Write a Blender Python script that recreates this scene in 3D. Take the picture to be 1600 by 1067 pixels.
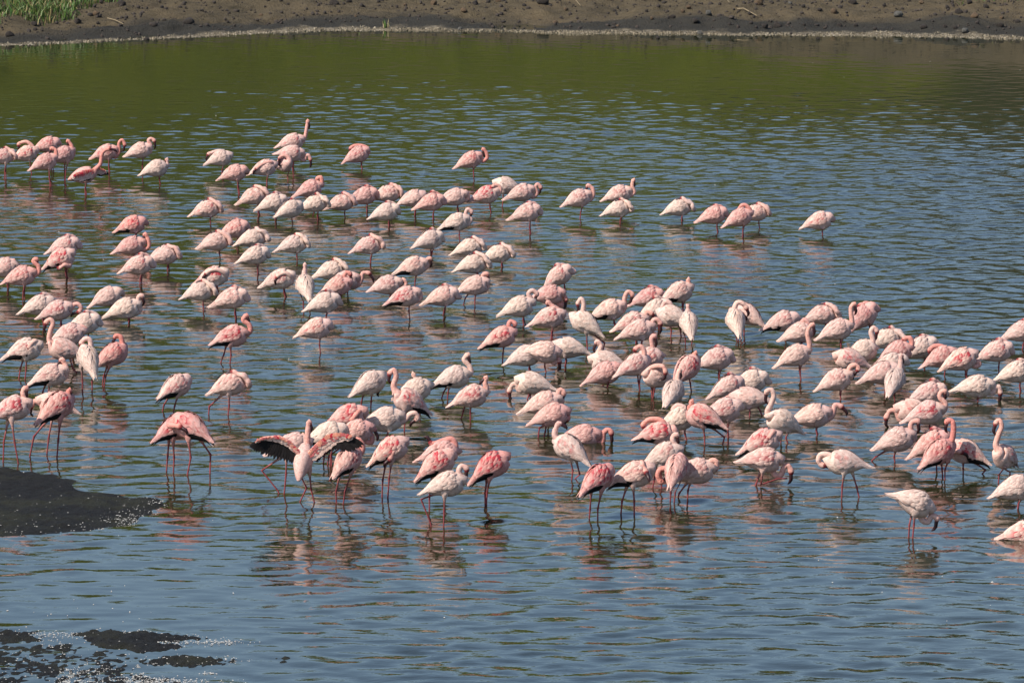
import bpy, bmesh, math, random
import numpy as np
from mathutils import Vector, Matrix

for o in list(bpy.data.objects):
    bpy.data.objects.remove(o)
SC = bpy.context.scene
COL = SC.collection
R = math.radians

# ------------------------------------------------------------------ camera, sky, sun, exposure
CAM_H = 8.68
F = 9000.0                       # focal length in photo pixels (1600 px wide)
PITCH = math.atan(1153.0 / F)
cam_d = bpy.data.cameras.new('camera')
cam_d.sensor_width = 36.0
cam_d.lens = F / 1600 * 36
cam_d.clip_start = 1.0
cam_d.clip_end = 4000
cam = bpy.data.objects.new('camera', cam_d)
COL.objects.link(cam)
cam.location = (0, 0, CAM_H)
cam.rotation_euler = (R(90) - PITCH, 0, 0)
SC.camera = cam

SUN_EL, SUN_AZ = 46.0, 234.0     # azimuth clockwise from +y: 270 = from the left, 180 = behind camera
SKY_STRENGTH = 0.108
SUN_STRENGTH = 4.7
EXPOSURE = 0.5
world = bpy.data.worlds.new('World')
SC.world = world
world.use_nodes = True
wn = world.node_tree.nodes
wl = world.node_tree.links
wn.clear()
out = wn.new('ShaderNodeOutputWorld')
bg = wn.new('ShaderNodeBackground')
sky = wn.new('ShaderNodeTexSky')
sky.sky_type = 'NISHITA'
sky.sun_disc = False
sky.sun_elevation = R(SUN_EL)
sky.sun_rotation = R(SUN_AZ)
sky.altitude = 1000
sky.air_density = 1.1
sky.dust_density = 2.0
sky.ozone_density = 2.0
bg.inputs['Strength'].default_value = SKY_STRENGTH
wl.new(sky.outputs['Color'], bg.inputs['Color'])
wl.new(bg.outputs['Background'], out.inputs['Surface'])
sd = bpy.data.lights.new('sun', 'SUN')
sd.energy = SUN_STRENGTH
sd.angle = R(0.5)
sd.color = (1.0, 0.92, 0.80)
sun = bpy.data.objects.new('sun', sd)
COL.objects.link(sun)
az, el = R(SUN_AZ), R(SUN_EL)
to_sun = Vector((math.sin(az) * math.cos(el), math.cos(az) * math.cos(el), math.sin(el)))
sun.rotation_euler = (-to_sun).to_track_quat('-Z', 'Y').to_euler()
sun.location = to_sun * 200
vs = SC.view_settings
vs.view_transform = 'Standard'
vs.look = 'None'
vs.exposure = EXPOSURE
vs.gamma = 1.0
vs.use_curve_mapping = False

# ------------------------------------------------------------------ helpers
rng = random.Random(7)
nr = np.random.default_rng(11)
SP, CP = math.sin(PITCH), math.cos(PITCH)


def ray(px, py):
    u, v = (px - 800) / F, (533.5 - py) / F
    return Vector((u, CP + v * SP, -SP + v * CP))


def at(px, py, z=0.0):
    """point of the water plane seen at a photo pixel"""
    d = ray(px, py)
    t = (z - CAM_H) / d.z
    return Vector((0, 0, CAM_H)) + d * t


def at_depth(px, py, y):
    """point at world distance y seen at a photo pixel"""
    d = ray(px, py)
    return Vector((0, 0, CAM_H)) + d * (y / d.y)


def vnoise(x, y, seed=0):
    """smooth value noise, arrays in, -1..1 out"""
    xi, yi = np.floor(x).astype(np.int64), np.floor(y).astype(np.int64)
    xf, yf = x - xi, y - yi
    xf = xf * xf * (3 - 2 * xf)
    yf = yf * yf * (3 - 2 * yf)

    def h(a, b):
        n = (a * 374761393 + b * 668265263 + seed * 982451653) & 0x7fffffff
        n = ((n ^ (n >> 13)) * 1274126177) & 0x7fffffff
        return ((n ^ (n >> 16)) & 0xffff) / 32767.5 - 1
    return (h(xi, yi) * (1 - xf) + h(xi + 1, yi) * xf) * (1 - yf) + (h(xi, yi + 1) * (1 - xf) + h(xi + 1, yi + 1) * xf) * yf


def fbm(x, y, seed=0, oct=4):
    s, a = 0, 1
    for k in range(oct):
        s = s + a * vnoise(x * 2 ** k, y * 2 ** k, seed + k * 17)
        a *= 0.5
    return s


def mesh_from(name, verts, faces, smooth=True, col=None, attr=None):
    me = bpy.data.meshes.new(name)
    verts = np.asarray(verts, dtype=np.float32)
    if isinstance(faces, np.ndarray):
        n, k = faces.shape
        me.vertices.add(len(verts))
        me.vertices.foreach_set('co', verts.ravel())
        me.loops.add(n * k)
        me.loops.foreach_set('vertex_index', faces.astype(np.int32).ravel())
        me.polygons.add(n)
        me.polygons.foreach_set('loop_start', np.arange(0, n * k, k, dtype=np.int32))
        me.polygons.foreach_set('loop_total', np.full(n, k, dtype=np.int32))
        me.update(calc_edges=True)
    else:
        me.from_pydata([tuple(map(float, v)) for v in verts], [], faces)
    if smooth:
        me.polygons.foreach_set('use_smooth', np.ones(len(me.polygons), dtype=bool))
    if col is not None:
        c = np.ones((len(verts), 4), dtype=np.float32)
        c[:, :3] = np.asarray(col, dtype=np.float32)
        a = me.color_attributes.new('pigment', 'FLOAT_COLOR', 'POINT')
        a.data.foreach_set('color', c.ravel())
    if attr:
        for k, v in attr.items():
            a = me.attributes.new(k, 'FLOAT', 'POINT')
            a.data.foreach_set('value', np.asarray(v, dtype=np.float32))
    me.update()
    return me


def link(name, me, mat=None, parent=None):
    o = bpy.data.objects.new(name, me)
    COL.objects.link(o)
    if mat is not None and me is not None and len(me.materials) == 0:
        me.materials.append(mat)
    if parent is not None:
        o.parent = parent
    return o


def grid_faces(nrow, ncol):
    i = np.arange(nrow - 1)[:, None] * ncol + np.arange(ncol - 1)[None, :]
    i = i.ravel()
    return np.stack([i, i + 1, i + ncol + 1, i + ncol], axis=1)


# ------------------------------------------------------------------ materials
class NT:
    def __init__(self, name):
        self.m = bpy.data.materials.new(name)
        self.m.use_nodes = True
        self.t = self.m.node_tree
        self.b = self.t.nodes['Principled BSDF']

    def n(self, typ, **kw):
        x = self.t.nodes.new(typ)
        for k, v in kw.items():
            if k in x.inputs:
                x.inputs[k].default_value = v
            else:
                setattr(x, k, v)
        return x

    def l(self, a, b):
        self.t.links.new(a, b)

    def ramp(self, fac, stops):
        r = self.n('ShaderNodeValToRGB')
        e = r.color_ramp.elements
        while len(e) < len(stops):
            e.new(0.5)
        for i, (p, c) in enumerate(stops):
            e[i].position = p
            e[i].color = (*c, 1) if len(c) == 3 else c
        self.l(fac, r.inputs['Fac'])
        return r.outputs['Color']

    def mix(self, fac, a, b, mode='MIX'):
        x = self.n('ShaderNodeMix', data_type='RGBA', blend_type=mode)
        for sock, v in ((x.inputs[0], fac), (x.inputs[6], a), (x.inputs[7], b)):
            if hasattr(v, 'is_linked') or isinstance(v, bpy.types.NodeSocket):
                self.l(v, sock)
            elif isinstance(v, (int, float)):
                sock.default_value = v
            else:
                sock.default_value = (*v, 1)
        return x.outputs[2]

    def math(self, op, a, b=None, clamp=False):
        x = self.n('ShaderNodeMath', operation=op, use_clamp=clamp)
        for i, v in enumerate((a, b)):
            if v is None:
                continue
            if isinstance(v, bpy.types.NodeSocket):
                self.l(v, x.inputs[i])
            else:
                x.inputs[i].default_value = v
        return x.outputs[0]

    def noise(self, scale, detail=4, rough=0.55, vec=None):
        x = self.n('ShaderNodeTexNoise')
        x.inputs['Scale'].default_value = scale
        x.inputs['Detail'].default_value = detail
        x.inputs['Roughness'].default_value = rough
        if vec is None:
            vec = self.n('ShaderNodeNewGeometry').outputs['Position']
        self.l(vec, x.inputs['Vector'])
        return x.outputs['Fac']

    def bump(self, h, strength=0.5, dist=0.02):
        x = self.n('ShaderNodeBump')
        x.inputs['Strength'].default_value = strength
        x.inputs['Distance'].default_value = dist
        self.l(h, x.inputs['Height'])
        self.l(x.outputs['Normal'], self.b.inputs['Normal'])


def mat_plumage():
    m = NT('plumage')
    a = m.n('ShaderNodeAttribute', attribute_name='pigment')
    co = m.n('ShaderNodeTexCoord').outputs['Object']
    n1 = m.noise(28, 4, 0.6, co)
    n2 = m.noise(110, 2, 0.6, co)
    mp = m.n('ShaderNodeMapping')
    mp.inputs['Scale'].default_value = (0.28, 1.0, 1.0)
    m.l(co, mp.inputs['Vector'])
    n3 = m.noise(75, 4, 0.65, mp.outputs['Vector'])
    v = m.ramp(n1, [(0.3, (0.90, 0.82, 0.79)), (0.65, (1.08, 1.08, 1.07))])
    v = m.mix(1.0, v, m.ramp(n3, [(0.30, (0.78, 0.64, 0.62)), (0.54, (1.07, 1.07, 1.07))]), 'MULTIPLY')  # lengthwise streaks paint feather shadow tone into the plumage colour
    c = m.mix(1.0, a.outputs['Color'], v, 'MULTIPLY')
    oi = m.n('ShaderNodeObjectInfo')
    t = m.ramp(oi.outputs['Random'], [(0.0, (0.92, 0.90, 0.92)), (1.0, (1.05, 1.04, 1.0))])
    c = m.mix(1.0, c, t, 'MULTIPLY')
    m.l(c, m.b.inputs['Base Color'])
    m.b.inputs['Roughness'].default_value = 0.75
    m.b.inputs['Specular IOR Level'].default_value = 0.15
    m.bump(m.math('ADD', m.math('ADD', n1, n3), m.math('MULTIPLY', n2, 0.5)), 0.45, 0.010)
    return m.m


def mat_flat(name, col, rough=0.6, spec=0.3, scale=40):
    m = NT(name)
    co = m.n('ShaderNodeTexCoord').outputs['Object']
    f = m.noise(scale, 3, 0.6, co)
    c0 = tuple(x * 0.7 for x in col)
    c1 = tuple(x * 1.25 for x in col)
    m.l(m.ramp(f, [(0.3, c0), (0.7, c1)]), m.b.inputs['Base Color'])
    m.b.inputs['Roughness'].default_value = rough
    m.b.inputs['Specular IOR Level'].default_value = spec
    return m.m


def mat_water():
    m = NT('lake_water')
    pos = m.n('ShaderNodeNewGeometry').outputs['Position']
    n = m.noise(0.12, 3, 0.5, pos)
    m.l(m.ramp(n, [(0.35, (0.012, 0.015, 0.006)), (0.7, (0.017, 0.020, 0.007))]), m.b.inputs['Base Color'])
    m.b.inputs['Roughness'].default_value = 0.015
    m.b.inputs['IOR'].default_value = 1.333
    at_ = m.n('ShaderNodeAttribute', attribute_name='chop')
    mp = m.n('ShaderNodeMapping')
    mp.inputs['Scale'].default_value = (1.0, 1.5, 1.0)
    mp.inputs['Rotation'].default_value = (0, 0, 0.25)
    m.l(pos, mp.inputs['Vector'])
    f = m.noise(6.0, 3, 0.55, mp.outputs['Vector'])
    h = m.math('MULTIPLY', f, at_.outputs['Fac'])
    m.bump(h, 1.0, 0.0036)
    return m.m


def mat_bank():
    m = NT('bank_soil')
    pos = m.n('ShaderNodeNewGeometry').outputs['Position']
    d = m.n('ShaderNodeAttribute', attribute_name='inland').outputs['Fac']
    g = m.n('ShaderNodeAttribute', attribute_name='grassy').outputs['Fac']
    n1 = m.noise(0.8, 5, 0.6, pos)
    n2 = m.noise(6.0, 5, 0.7, pos)
    n3 = m.noise(0.25, 3, 0.5, pos)
    soil = m.ramp(n1, [(0.25, (0.036, 0.031, 0.021)), (0.5, (0.066, 0.053, 0.033)), (0.75, (0.096, 0.071, 0.042))])
    soil = m.mix(m.ramp(n2, [(0.35, (0, 0, 0)), (0.75, (1, 1, 1))]), soil, (0.105, 0.084, 0.054))
    # damp strip by the water
    damp = m.ramp(m.math('ADD', d, m.math('MULTIPLY', n3, 1.4)), [(0.10, (1, 1, 1)), (0.28, (0, 0, 0))])
    # ramp positions are in units of 10 m
    damp_in = m.math('MULTIPLY', m.math('ADD', d, m.math('MULTIPLY', m.math('SUBTRACT', n3, 0.5), 3.0)), 0.1)
    damp = m.ramp(damp_in, [(0.17, (1, 1, 1)), (0.26, (0, 0, 0))])
    soil = m.mix(damp, soil, m.mix(n2, (0.024, 0.023, 0.020), (0.044, 0.041, 0.034)))
    # pale salt and down crust at the edge
    cr_in = m.math('ADD', d, m.math('MULTIPLY', m.math('SUBTRACT', m.noise(2.2, 4, 0.7, pos), 0.5), 1.6))
    cr = m.ramp(m.math('MULTIPLY', cr_in, 0.2), [(0.0, (1, 1, 1)), (0.07, (0.7, 0.7, 0.7)), (0.13, (0, 0, 0))])
    crust = m.ramp(m.noise(9, 4, 0.8, pos), [(0.3, (0.08, 0.066, 0.043)), (0.5, (0.15, 0.125, 0.085)), (0.7, (0.33, 0.29, 0.23))])
    soil = m.mix(cr, soil, crust)
    # grass cover
    gr = m.ramp(m.noise(0.5, 6, 0.65, pos), [(0.25, (0.030, 0.040, 0.004)), (0.5, (0.058, 0.069, 0.006)), (0.75, (0.090, 0.085, 0.012))])
    bu = m.n('ShaderNodeAttribute', attribute_name='bushy').outputs['Fac']
    bu = m.math('ADD', bu, m.math('MULTIPLY', m.math('SUBTRACT', m.noise(0.3, 5, 0.6, pos), 0.5), 0.8))
    gr = m.mix(m.ramp(bu, [(0.4, (0, 0, 0)), (0.7, (1, 1, 1))]), gr, m.mix(n1, (0.014, 0.018, 0.006), (0.036, 0.038, 0.014)))
    gm = m.math('ADD', g, m.math('MULTIPLY', m.math('SUBTRACT', m.noise(0.35, 5, 0.65, pos), 0.5), 0.9))
    c = m.mix(m.ramp(gm, [(0.42, (0, 0, 0)), (0.58, (1, 1, 1))]), soil, gr)
    m.l(c, m.b.inputs['Base Color'])
    m.b.inputs['Roughness'].default_value = 0.95
    m.b.inputs['Specular IOR Level'].default_value = 0.1
    m.bump(m.math('ADD', n2, m.noise(25, 3, 0.6, pos)), 0.9, 0.06)
    return m.m


def mat_sand():
    m = NT('black_sand')
    pos = m.n('ShaderNodeNewGeometry').outputs['Position']
    n1 = m.noise(2.5, 4, 0.6, pos)
    n2 = m.noise(38, 5, 0.7, pos)
    n3 = m.noise(0.9, 3, 0.5, pos)
    c = m.ramp(n2, [(0.25, (0.005, 0.005, 0.006)), (0.55, (0.013, 0.013, 0.013)), (0.8, (0.036, 0.035, 0.032))])
    c = m.mix(m.ramp(m.math('MULTIPLY', n1, n3), [(0.22, (0, 0, 0)), (0.36, (1, 1, 1))]), c, m.mix(n2, (0.013, 0.014, 0.009), (0.036, 0.036, 0.024)))
    m.l(c, m.b.inputs['Base Color'])
    m.b.inputs['Roughness'].default_value = 0.8
    m.b.inputs['Specular IOR Level'].default_value = 0.2
    m.bump(m.math('ADD', n2, m.noise(90, 3, 0.6, pos)), 1.0, 0.035)
    return m.m


def mat_rock(name, a, b):
    m = NT(name)
    co = m.n('ShaderNodeTexCoord').outputs['Object']
    n = m.noise(3.5, 6, 0.7, co)
    m.l(m.ramp(n, [(0.3, a), (0.7, b)]), m.b.inputs['Base Color'])
    m.b.inputs['Roughness'].default_value = 0.95
    m.bump(m.noise(14, 4, 0.7, co), 0.9, 0.05)
    return m.m


def mat_grass():
    m = NT('grass_blades')
    a = m.n('ShaderNodeAttribute', attribute_name='pigment')
    m.l(a.outputs['Color'], m.b.inputs['Base Color'])
    m.b.inputs['Roughness'].default_value = 0.6
    return m.m


M_PLUM = mat_plumage()
M_BILL = mat_flat('bill_horn', (0.030, 0.008, 0.010), 0.45, 0.4)
M_EYE = mat_flat('eye_red', (0.12, 0.02, 0.01), 0.2, 0.5)
M_WATER = mat_water()
M_BANK = mat_bank()
M_SAND = mat_sand()
M_ROCKD = mat_rock('basalt', (0.012, 0.010, 0.009), (0.055, 0.042, 0.034))
M_ROCKT = mat_rock('tan_stone', (0.06, 0.040, 0.022), (0.20, 0.13, 0.075))
M_ROCKG = mat_rock('grey_stone', (0.05, 0.05, 0.045), (0.17, 0.16, 0.14))
M_GRASS = mat_grass()
M_FOAM = mat_flat('foam_and_down', (0.40, 0.39, 0.37), 0.8, 0.2, 60)
M_CRUST = mat_flat('dull_crust', (0.24, 0.21, 0.165), 0.9, 0.1, 60)
M_STRAW = mat_flat('dry_straw', (0.22, 0.175, 0.11), 0.8, 0.2, 30)

# ------------------------------------------------------------------ far bank and hillside
SHORE_PX = [(-2600, 190), (-900, 120), (-300, 86), (0, 71), (150, 64), (300, 57), (420, 52), (500, 50), (720, 49), (900, 52), (1200, 55), (1400, 58), (1600, 62), (1900, 70), (2600, 95), (4200, 160)]
_sh = np.array([[*at(px, py).xy] for px, py in SHORE_PX])


def shore_y(x):
    b = np.interp(x, _sh[:, 0], _sh[:, 1])
    return b + 0.35 * vnoise(x * 0.9, x * 0 + 3.3, 5) + 0.15 * vnoise(x * 3.1, x * 0 + 1.3, 6)


def bank_h(x, d):
    """height over the water at lateral x, d metres inland"""
    dd = np.maximum(d, 0)
    z = 0.055 * np.minimum(dd, 9) + 0.025 * np.clip(dd - 2.5, 0, 6.5)
    z = z + 0.150 * np.maximum(dd - 9, 0)
    z = np.where(d < 0, 0.12 * d, z)
    rough = np.clip(dd / 1.5, 0, 1)
    z = z + rough * (0.10 * fbm(x * 0.55, d * 0.55, 21, 3) + 0.05 * fbm(x * 3.0, d * 2.4, 31, 3))
    far = np.clip((dd - 25) / 120, 0, 1)
    z = z + far * 5.0 * fbm(x * 0.012, d * 0.012, 41, 3)
    return z


xs = np.concatenate([np.linspace(-600, -20, 60), np.arange(-18, 18.01, 0.10), np.linspace(20, 600, 60)])
ds = np.concatenate([np.linspace(-6, -0.6, 6), np.arange(-0.4, 12, 0.10), np.linspace(12.3, 40, 50), np.linspace(44, 420, 50)])
X, D = np.meshgrid(xs, ds)
Y = shore_y(X) + D
Z = bank_h(X, D)
# grass cover: near on the left, far up the slope on the right
gl = 6.5 + 5.0 / (1 + np.exp(-(X + 6.5) * 0.9)) + 7.0 / (1 + np.exp(-(X - 6.0) * 0.7))
grassy = np.clip((D - gl) / 5.0 + 0.35, 0, 1)
bushy = np.clip((D - 11) / 6, 0, 1) / (1 + np.exp(-(X - 10.5) * 0.8)) * (X < 120)
me = mesh_from('bank', np.stack([X, Y, Z], -1).reshape(-1, 3), grid_faces(*X.shape), True,
               attr={'inland': D.ravel(), 'grassy': grassy.ravel(), 'bushy': bushy.ravel()})
bank = link('far_bank', me, M_BANK)
bank['kind'] = 'structure'


def on_bank(px, py):
    """point of the bank surface seen at a photo pixel"""
    d = ray(px, py)
    c = Vector((0, 0, CAM_H))
    hi = 170.0
    yy = np.arange(105.0, hi, 0.04)
    xx = d.x / d.y * yy
    zz = CAM_H + d.z / d.y * yy
    dd = yy - shore_y(xx)
    hh = np.maximum(bank_h(xx, dd), 0)
    ok = np.nonzero((zz <= hh) & (dd > -2))[0]
    if len(ok):
        k = ok[0]
        return Vector((xx[k], yy[k], hh[k]))
    return c + d * (hi / d.y)


# ------------------------------------------------------------------ water
wx = np.concatenate([-np.geomspace(420, 16.5, 26), np.arange(-16, 16.01, 0.070), np.geomspace(16.5, 420, 26)])
wy = np.concatenate([np.linspace(-60, 36.5, 20), np.arange(37, 122.5, 0.056), np.linspace(123.5, 140, 8)])
WX, WY = np.meshgrid(wx, wy)


def chop_at(x, y):
    sh = shore_y(x)
    off = np.clip((sh - y) / 50.0, 0, 1)          # calm below the far bank
    t = np.clip((off - 0.05) / 0.60, 0, 1)
    c = 0.085 + 0.915 * t * t * (3 - 2 * t)
    c = c * (1 + 0.35 * fbm(x * 0.16, y * 0.07, 77, 3) + 0.15 * fbm(x * 0.5, y * 0.16, 78, 2))
    c = c * (0.70 + 0.30 * np.clip((y - 50) / 22.0, 0, 1))
    # sheltered pool behind the sand spit
    c = c * (1 - 0.65 * np.exp(-(((x + 3.2) / 1.6) ** 2 + ((y - 49.5) / 4.5) ** 2)))
    return np.clip(c, 0.03, 1.6)


chop = chop_at(WX, WY)
edge = np.clip((17.0 - np.abs(WX)) / 1.5, 0, 1) * np.clip((WY - 36.5) / 1.0, 0, 1)
H_ = np.zeros_like(WX, dtype=np.float32)
wr = np.random.default_rng(3)
NW = 96
for k in range(NW):
    lam = 0.19 * (1.5 / 0.19) ** (((k + wr.random()) / NW) ** 1.15)
    th = R(-128) + wr.normal() * R(52)             # travel direction, crests lie roughly across the view
    kk = 2 * math.pi / lam
    slope = 0.0118 * (0.34 if lam > 0.65 else 1.0)
    ph = wr.random() * 6.283
    H_ += ((slope / kk) * np.sin(kk * (math.cos(th) * WX + math.sin(th) * WY) + ph)).astype(np.float32)
H_ = H_ * chop * edge
me = mesh_from('lake', np.stack([WX, WY, H_], -1).reshape(-1, 3), grid_faces(*WX.shape), True, attr={'chop': chop.ravel()})
water = link('water', me, M_WATER)
water['kind'] = 'structure'


# ------------------------------------------------------------------ sandbar and mudflat
def poly_sd(px, py, poly):
    """signed distance, positive inside"""
    d = np.full(px.shape, 1e9)
    inside = np.zeros(px.shape, dtype=bool)
    n = len(poly)
    for i in range(n):
        ax, ay = poly[i]
        bx, by = poly[(i + 1) % n]
        ex, ey = bx - ax, by - ay
        t = np.clip(((px - ax) * ex + (py - ay) * ey) / (ex * ex + ey * ey + 1e-12), 0, 1)
        d = np.minimum(d, np.hypot(px - ax - t * ex, py - ay - t * ey))
        cond = ((ay > py) != (by > py)) & (px < (bx - ax) * (py - ay) / (by - ay + 1e-12) + ax)
        inside ^= cond
    return np.where(inside, d, -d)


def world_poly(pts):
    return [tuple(at(x, y).xy) for x, y in pts]


bar_poly = world_poly([(-420, 700), (-200, 716), (0, 731), (60, 739), (108, 747), (122, 757), (160, 769), (212, 776), (252, 783), (264, 790), (242, 797), (216, 811), (188, 822), (110, 831), (0, 836), (-200, 842), (-420, 846)])
gx = np.arange(-9.5, -3.0, 0.030)
gy = np.arange(52.5, 63.0, 0.040)
GX, GY = np.meshgrid(gx, gy)
sdv = poly_sd(GX, GY * 1.0, bar_poly)
n_edge = 0.10 * fbm(GX * 4, GY * 1.6, 91, 3)
s_ = sdv + n_edge
GZ = np.where(s_ > 0, 0.10 * (1 - np.exp(-s_ * 1.1)), s_ * 0.3) + 0.012 * fbm(GX * 5, GY * 3, 95, 3) * np.clip(s_ * 4, 0, 1) + 0.012 * fbm(GX * 15, GY * 11, 96, 2) * np.clip(s_ * 6, 0.1, 1)
fc = grid_faces(*GX.shape)
keep = (s_.ravel()[fc] > -0.25).any(axis=1)
me = mesh_from('sandbar', np.stack([GX, GY, GZ], -1).reshape(-1, 3), fc[keep])
ob = link('sandbar', me, M_SAND)
ob['kind'] = 'structure'

mud_polys = [world_poly(p) for p in (
    [(-400, 978), (0, 983), (60, 986), (70, 1000), (0, 1006), (-400, 1010)],
    [(110, 990), (170, 984), (240, 988), (330, 996), (290, 1001), (240, 1004), (300, 1011), (210, 1020), (150, 1010)],
    [(210, 1032), (270, 1023), (330, 1026), (372, 1033), (310, 1040), (230, 1038)],
    [(430, 1029), (441, 1027), (448, 1032), (438, 1035)],
    [(-500, 1012), (0, 1010), (110, 1004), (190, 1018), (240, 1034), (190, 1050), (300, 1066), (420, 1078), (300, 1140), (-500, 1140)])]
gx = np.arange(-8.2, -1.2, 0.022)
gy = np.arange(42.5, 51.0, 0.028)
MX, MY = np.meshgrid(gx, gy)
msd = np.full(MX.shape, -9.0)
for i, p in enumerate(mud_polys):
    v = poly_sd(MX, MY, p)
    v = np.minimum(v, 0.25)
    if i == 4:
        v = np.minimum(v, 0.05) - 0.055      # broken, half drowned flat
    elif i == 0:
        v = np.minimum(v, 0.12) - 0.03
    msd = np.maximum(msd, v)
MZ = np.clip(msd, -0.4, 0.3) * 0.16 + 0.006 * fbm(MX * 7.0, MY * 2.6, 101, 3) + 0.013 * fbm(MX * 26, MY * 12, 103, 2)
fc = grid_faces(*MX.shape)
keep = (MZ.ravel()[fc] > -0.012).any(axis=1)
me = mesh_from('mudflat', np.stack([MX, MY, MZ], -1).reshape(-1, 3), fc[keep])
ob = link('mudflat', me, M_SAND)
ob['kind'] = 'structure'


# foam, down feathers and salt flakes: uncountable scraps
def scraps(name, pts, size, mat, flat=0.45, seed=1, stretch=1.6):
    r = np.random.default_rng(seed)
    V, Fc = [], []
    for (x, y, z) in pts:
        s = size * (0.5 + 1.1 * r.random() ** 2)
        a = r.random() * 6.283
        base = len(V)
        k = 5
        for j in range(k):
            t = j / k * 6.283
            q = s * (0.7 + 0.6 * r.random())
            dx, dy = q * math.cos(t) * stretch, q * math.sin(t)
            V.append((x + dx * math.cos(a) - dy * math.sin(a), y + dx * math.sin(a) + dy * math.cos(a), z - 0.002 + 0.3 * flat * s * r.random()))
        V.append((x, y, z + s * flat * (0.7 + 0.6 * r.random())))
        for j in range(k):
            Fc.append((base + j, base + (j + 1) % k, base + k))
    ob = link(name, mesh_from(name, np.array(V), np.array(Fc), False), mat)
    ob['kind'] = 'stuff'
    return ob


pts = []
r = nr
# on the sandbar, thick at its lower right corner and lower edge
for _ in range(12000):
    px, py = r.uniform(-250, 262), r.uniform(732, 840)
    p = at(px, py)
    i, j = int((p.y - 52.5) / 0.040), int((p.x + 9.5) / 0.030)
    if 0 <= i < s_.shape[0] and 0 <= j < s_.shape[1] and s_[i, j] > -0.05:
        s0 = s_[i, j]
        w = 0.004 + 0.13 * math.exp(-abs(s0) * 5) * (py > 790) + 1.0 * math.exp(-(((px - 198) / 26) ** 2 + ((py - 812) / 8) ** 2)) + 0.3 * math.exp(-(((px - 245) / 22) ** 2 + ((py - 788) / 6) ** 2)) + 0.03 * (py > 780)
        if r.random() < w:
            pts.append((p.x, p.y, max(GZ[i, j], 0) + 0.002))
MN = vnoise(MX * 3.1, MY * 1.1, 7)
# on the mudflat margins
for _ in range(26000):
    px, py = r.uniform(-200, 420), r.uniform(976, 1090)
    p = at(px, py)
    i, j = int((p.y - 42.5) / 0.028), int((p.x + 8.2) / 0.022)
    if 0 <= i < MZ.shape[0] and 0 <= j < MZ.shape[1] and -0.012 < MZ[i, j] < 0.03:
        m1 = MN[i, j]
        w = 0.03 + 0.25 * (m1 > 0.05) * (abs(MZ[i, j]) < 0.009) + 0.35 * (m1 > 0.3) * (py > 1045)
        if r.random() < w:
            pts.append((p.x, p.y, max(MZ[i, j], 0.0) + 0.002))
for (cx, cy, sx, sy, n) in ((285, 1004, 40, 2.5, 90), (345, 1004, 32, 3, 110), (100, 993, 40, 4, 60), (315, 1032, 30, 5, 60), (325, 1052, 12, 1.5, 40), (60, 990, 60, 3, 60), (250, 1064, 90, 4, 240)):
    for _ in range(n):
        p = at(cx + r.normal() * sx * 0.6, cy + r.normal() * sy * 0.6)
        pts.append((p.x, p.y, 0.006))
scraps('foam_scraps', pts, 0.0050, M_FOAM, seed=4)
pts = []
for _ in range(110):
    px, py = r.uniform(-100, 1700), 75 + 900 * r.random()
    p = at(px, py)
    pts.append((p.x, p.y, 0.006))
for _ in range(24):
    p = at(r.uniform(-60, 240), r.normal(955, 22))
    pts.append((p.x, p.y, 0.004))
scraps('floating_down', pts, 0.006, M_FOAM, flat=0.7, seed=5)
# crusted foam and reeds along the far waterline
pts, pts2 = [], []
for _ in range(2600):
    x = r.uniform(-14, 14)
    y = float(shore_y(np.array([x]))[0])
    thick = 0.55 + 0.45 * float(vnoise(np.array([x * 0.6]), np.array([0.5]), 12)[0])
    dd = r.normal() * 0.20 * thick + 0.15
    z = float(bank_h(np.array([x]), np.array([dd]))[0])
    q = (x, y + dd, max(z, 0.0))
    (pts if r.random() < 0.12 + 0.45 * (thick > 0.62) else pts2).append(q)
scraps('shoreline_foam', pts, 0.013, M_CRUST, flat=0.8, seed=6)


# ------------------------------------------------------------------ grass and rocks on the far bank
def grass_patch(name, spots, seed, hmin, hmax, dry=0.12, straw=(0.24, 0.19, 0.08), wid=1.0):
    r = np.random.default_rng(seed)
    V, Fc, C = [], [], []
    for (p, n, rad) in spots:
        for _ in range(n):
            a, q = r.random() * 6.283, rad * math.sqrt(r.random())
            x, y = p.x + q * math.cos(a), p.y + q * math.sin(a) * 1.8
            dd = y - float(shore_y(np.array([x]))[0])
            z = float(bank_h(np.array([x]), np.array([dd]))[0]) - 0.02
            h = r.uniform(hmin, hmax)
            lean = r.normal(0, 0.35, 2)
            w = (0.008 + 0.008 * r.random()) * wid
            ang = r.random() * 3.14
            wx_, wy_ = w * math.cos(ang), w * math.sin(ang)
            b = len(V)
            for k, t in enumerate((0, 0.5, 1.0)):
                ww = (1, 0.75, 0.05)[k]
                cx = x + lean[0] * h * t * t
                cy = y + lean[1] * h * t * t
                cz = z + h * t * (1 - 0.18 * t)
                V += [(cx - wx_ * ww, cy - wy_ * ww, cz), (cx + wx_ * ww, cy + wy_ * ww, cz)]
            Fc += [(b, b + 1, b + 3, b + 2), (b + 2, b + 3, b + 5, b + 4)]
            if r.random() < dry:
                c = np.array(straw) * r.uniform(0.6, 1.1)
            else:
                c = np.array((0.034, 0.088, 0.010)) * r.uniform(0.55, 1.5) + np.array((0.03, 0.01, 0)) * r.random()
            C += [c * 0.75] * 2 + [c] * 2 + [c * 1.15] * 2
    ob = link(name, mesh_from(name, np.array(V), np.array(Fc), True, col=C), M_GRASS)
    ob['kind'] = 'stuff'


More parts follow.
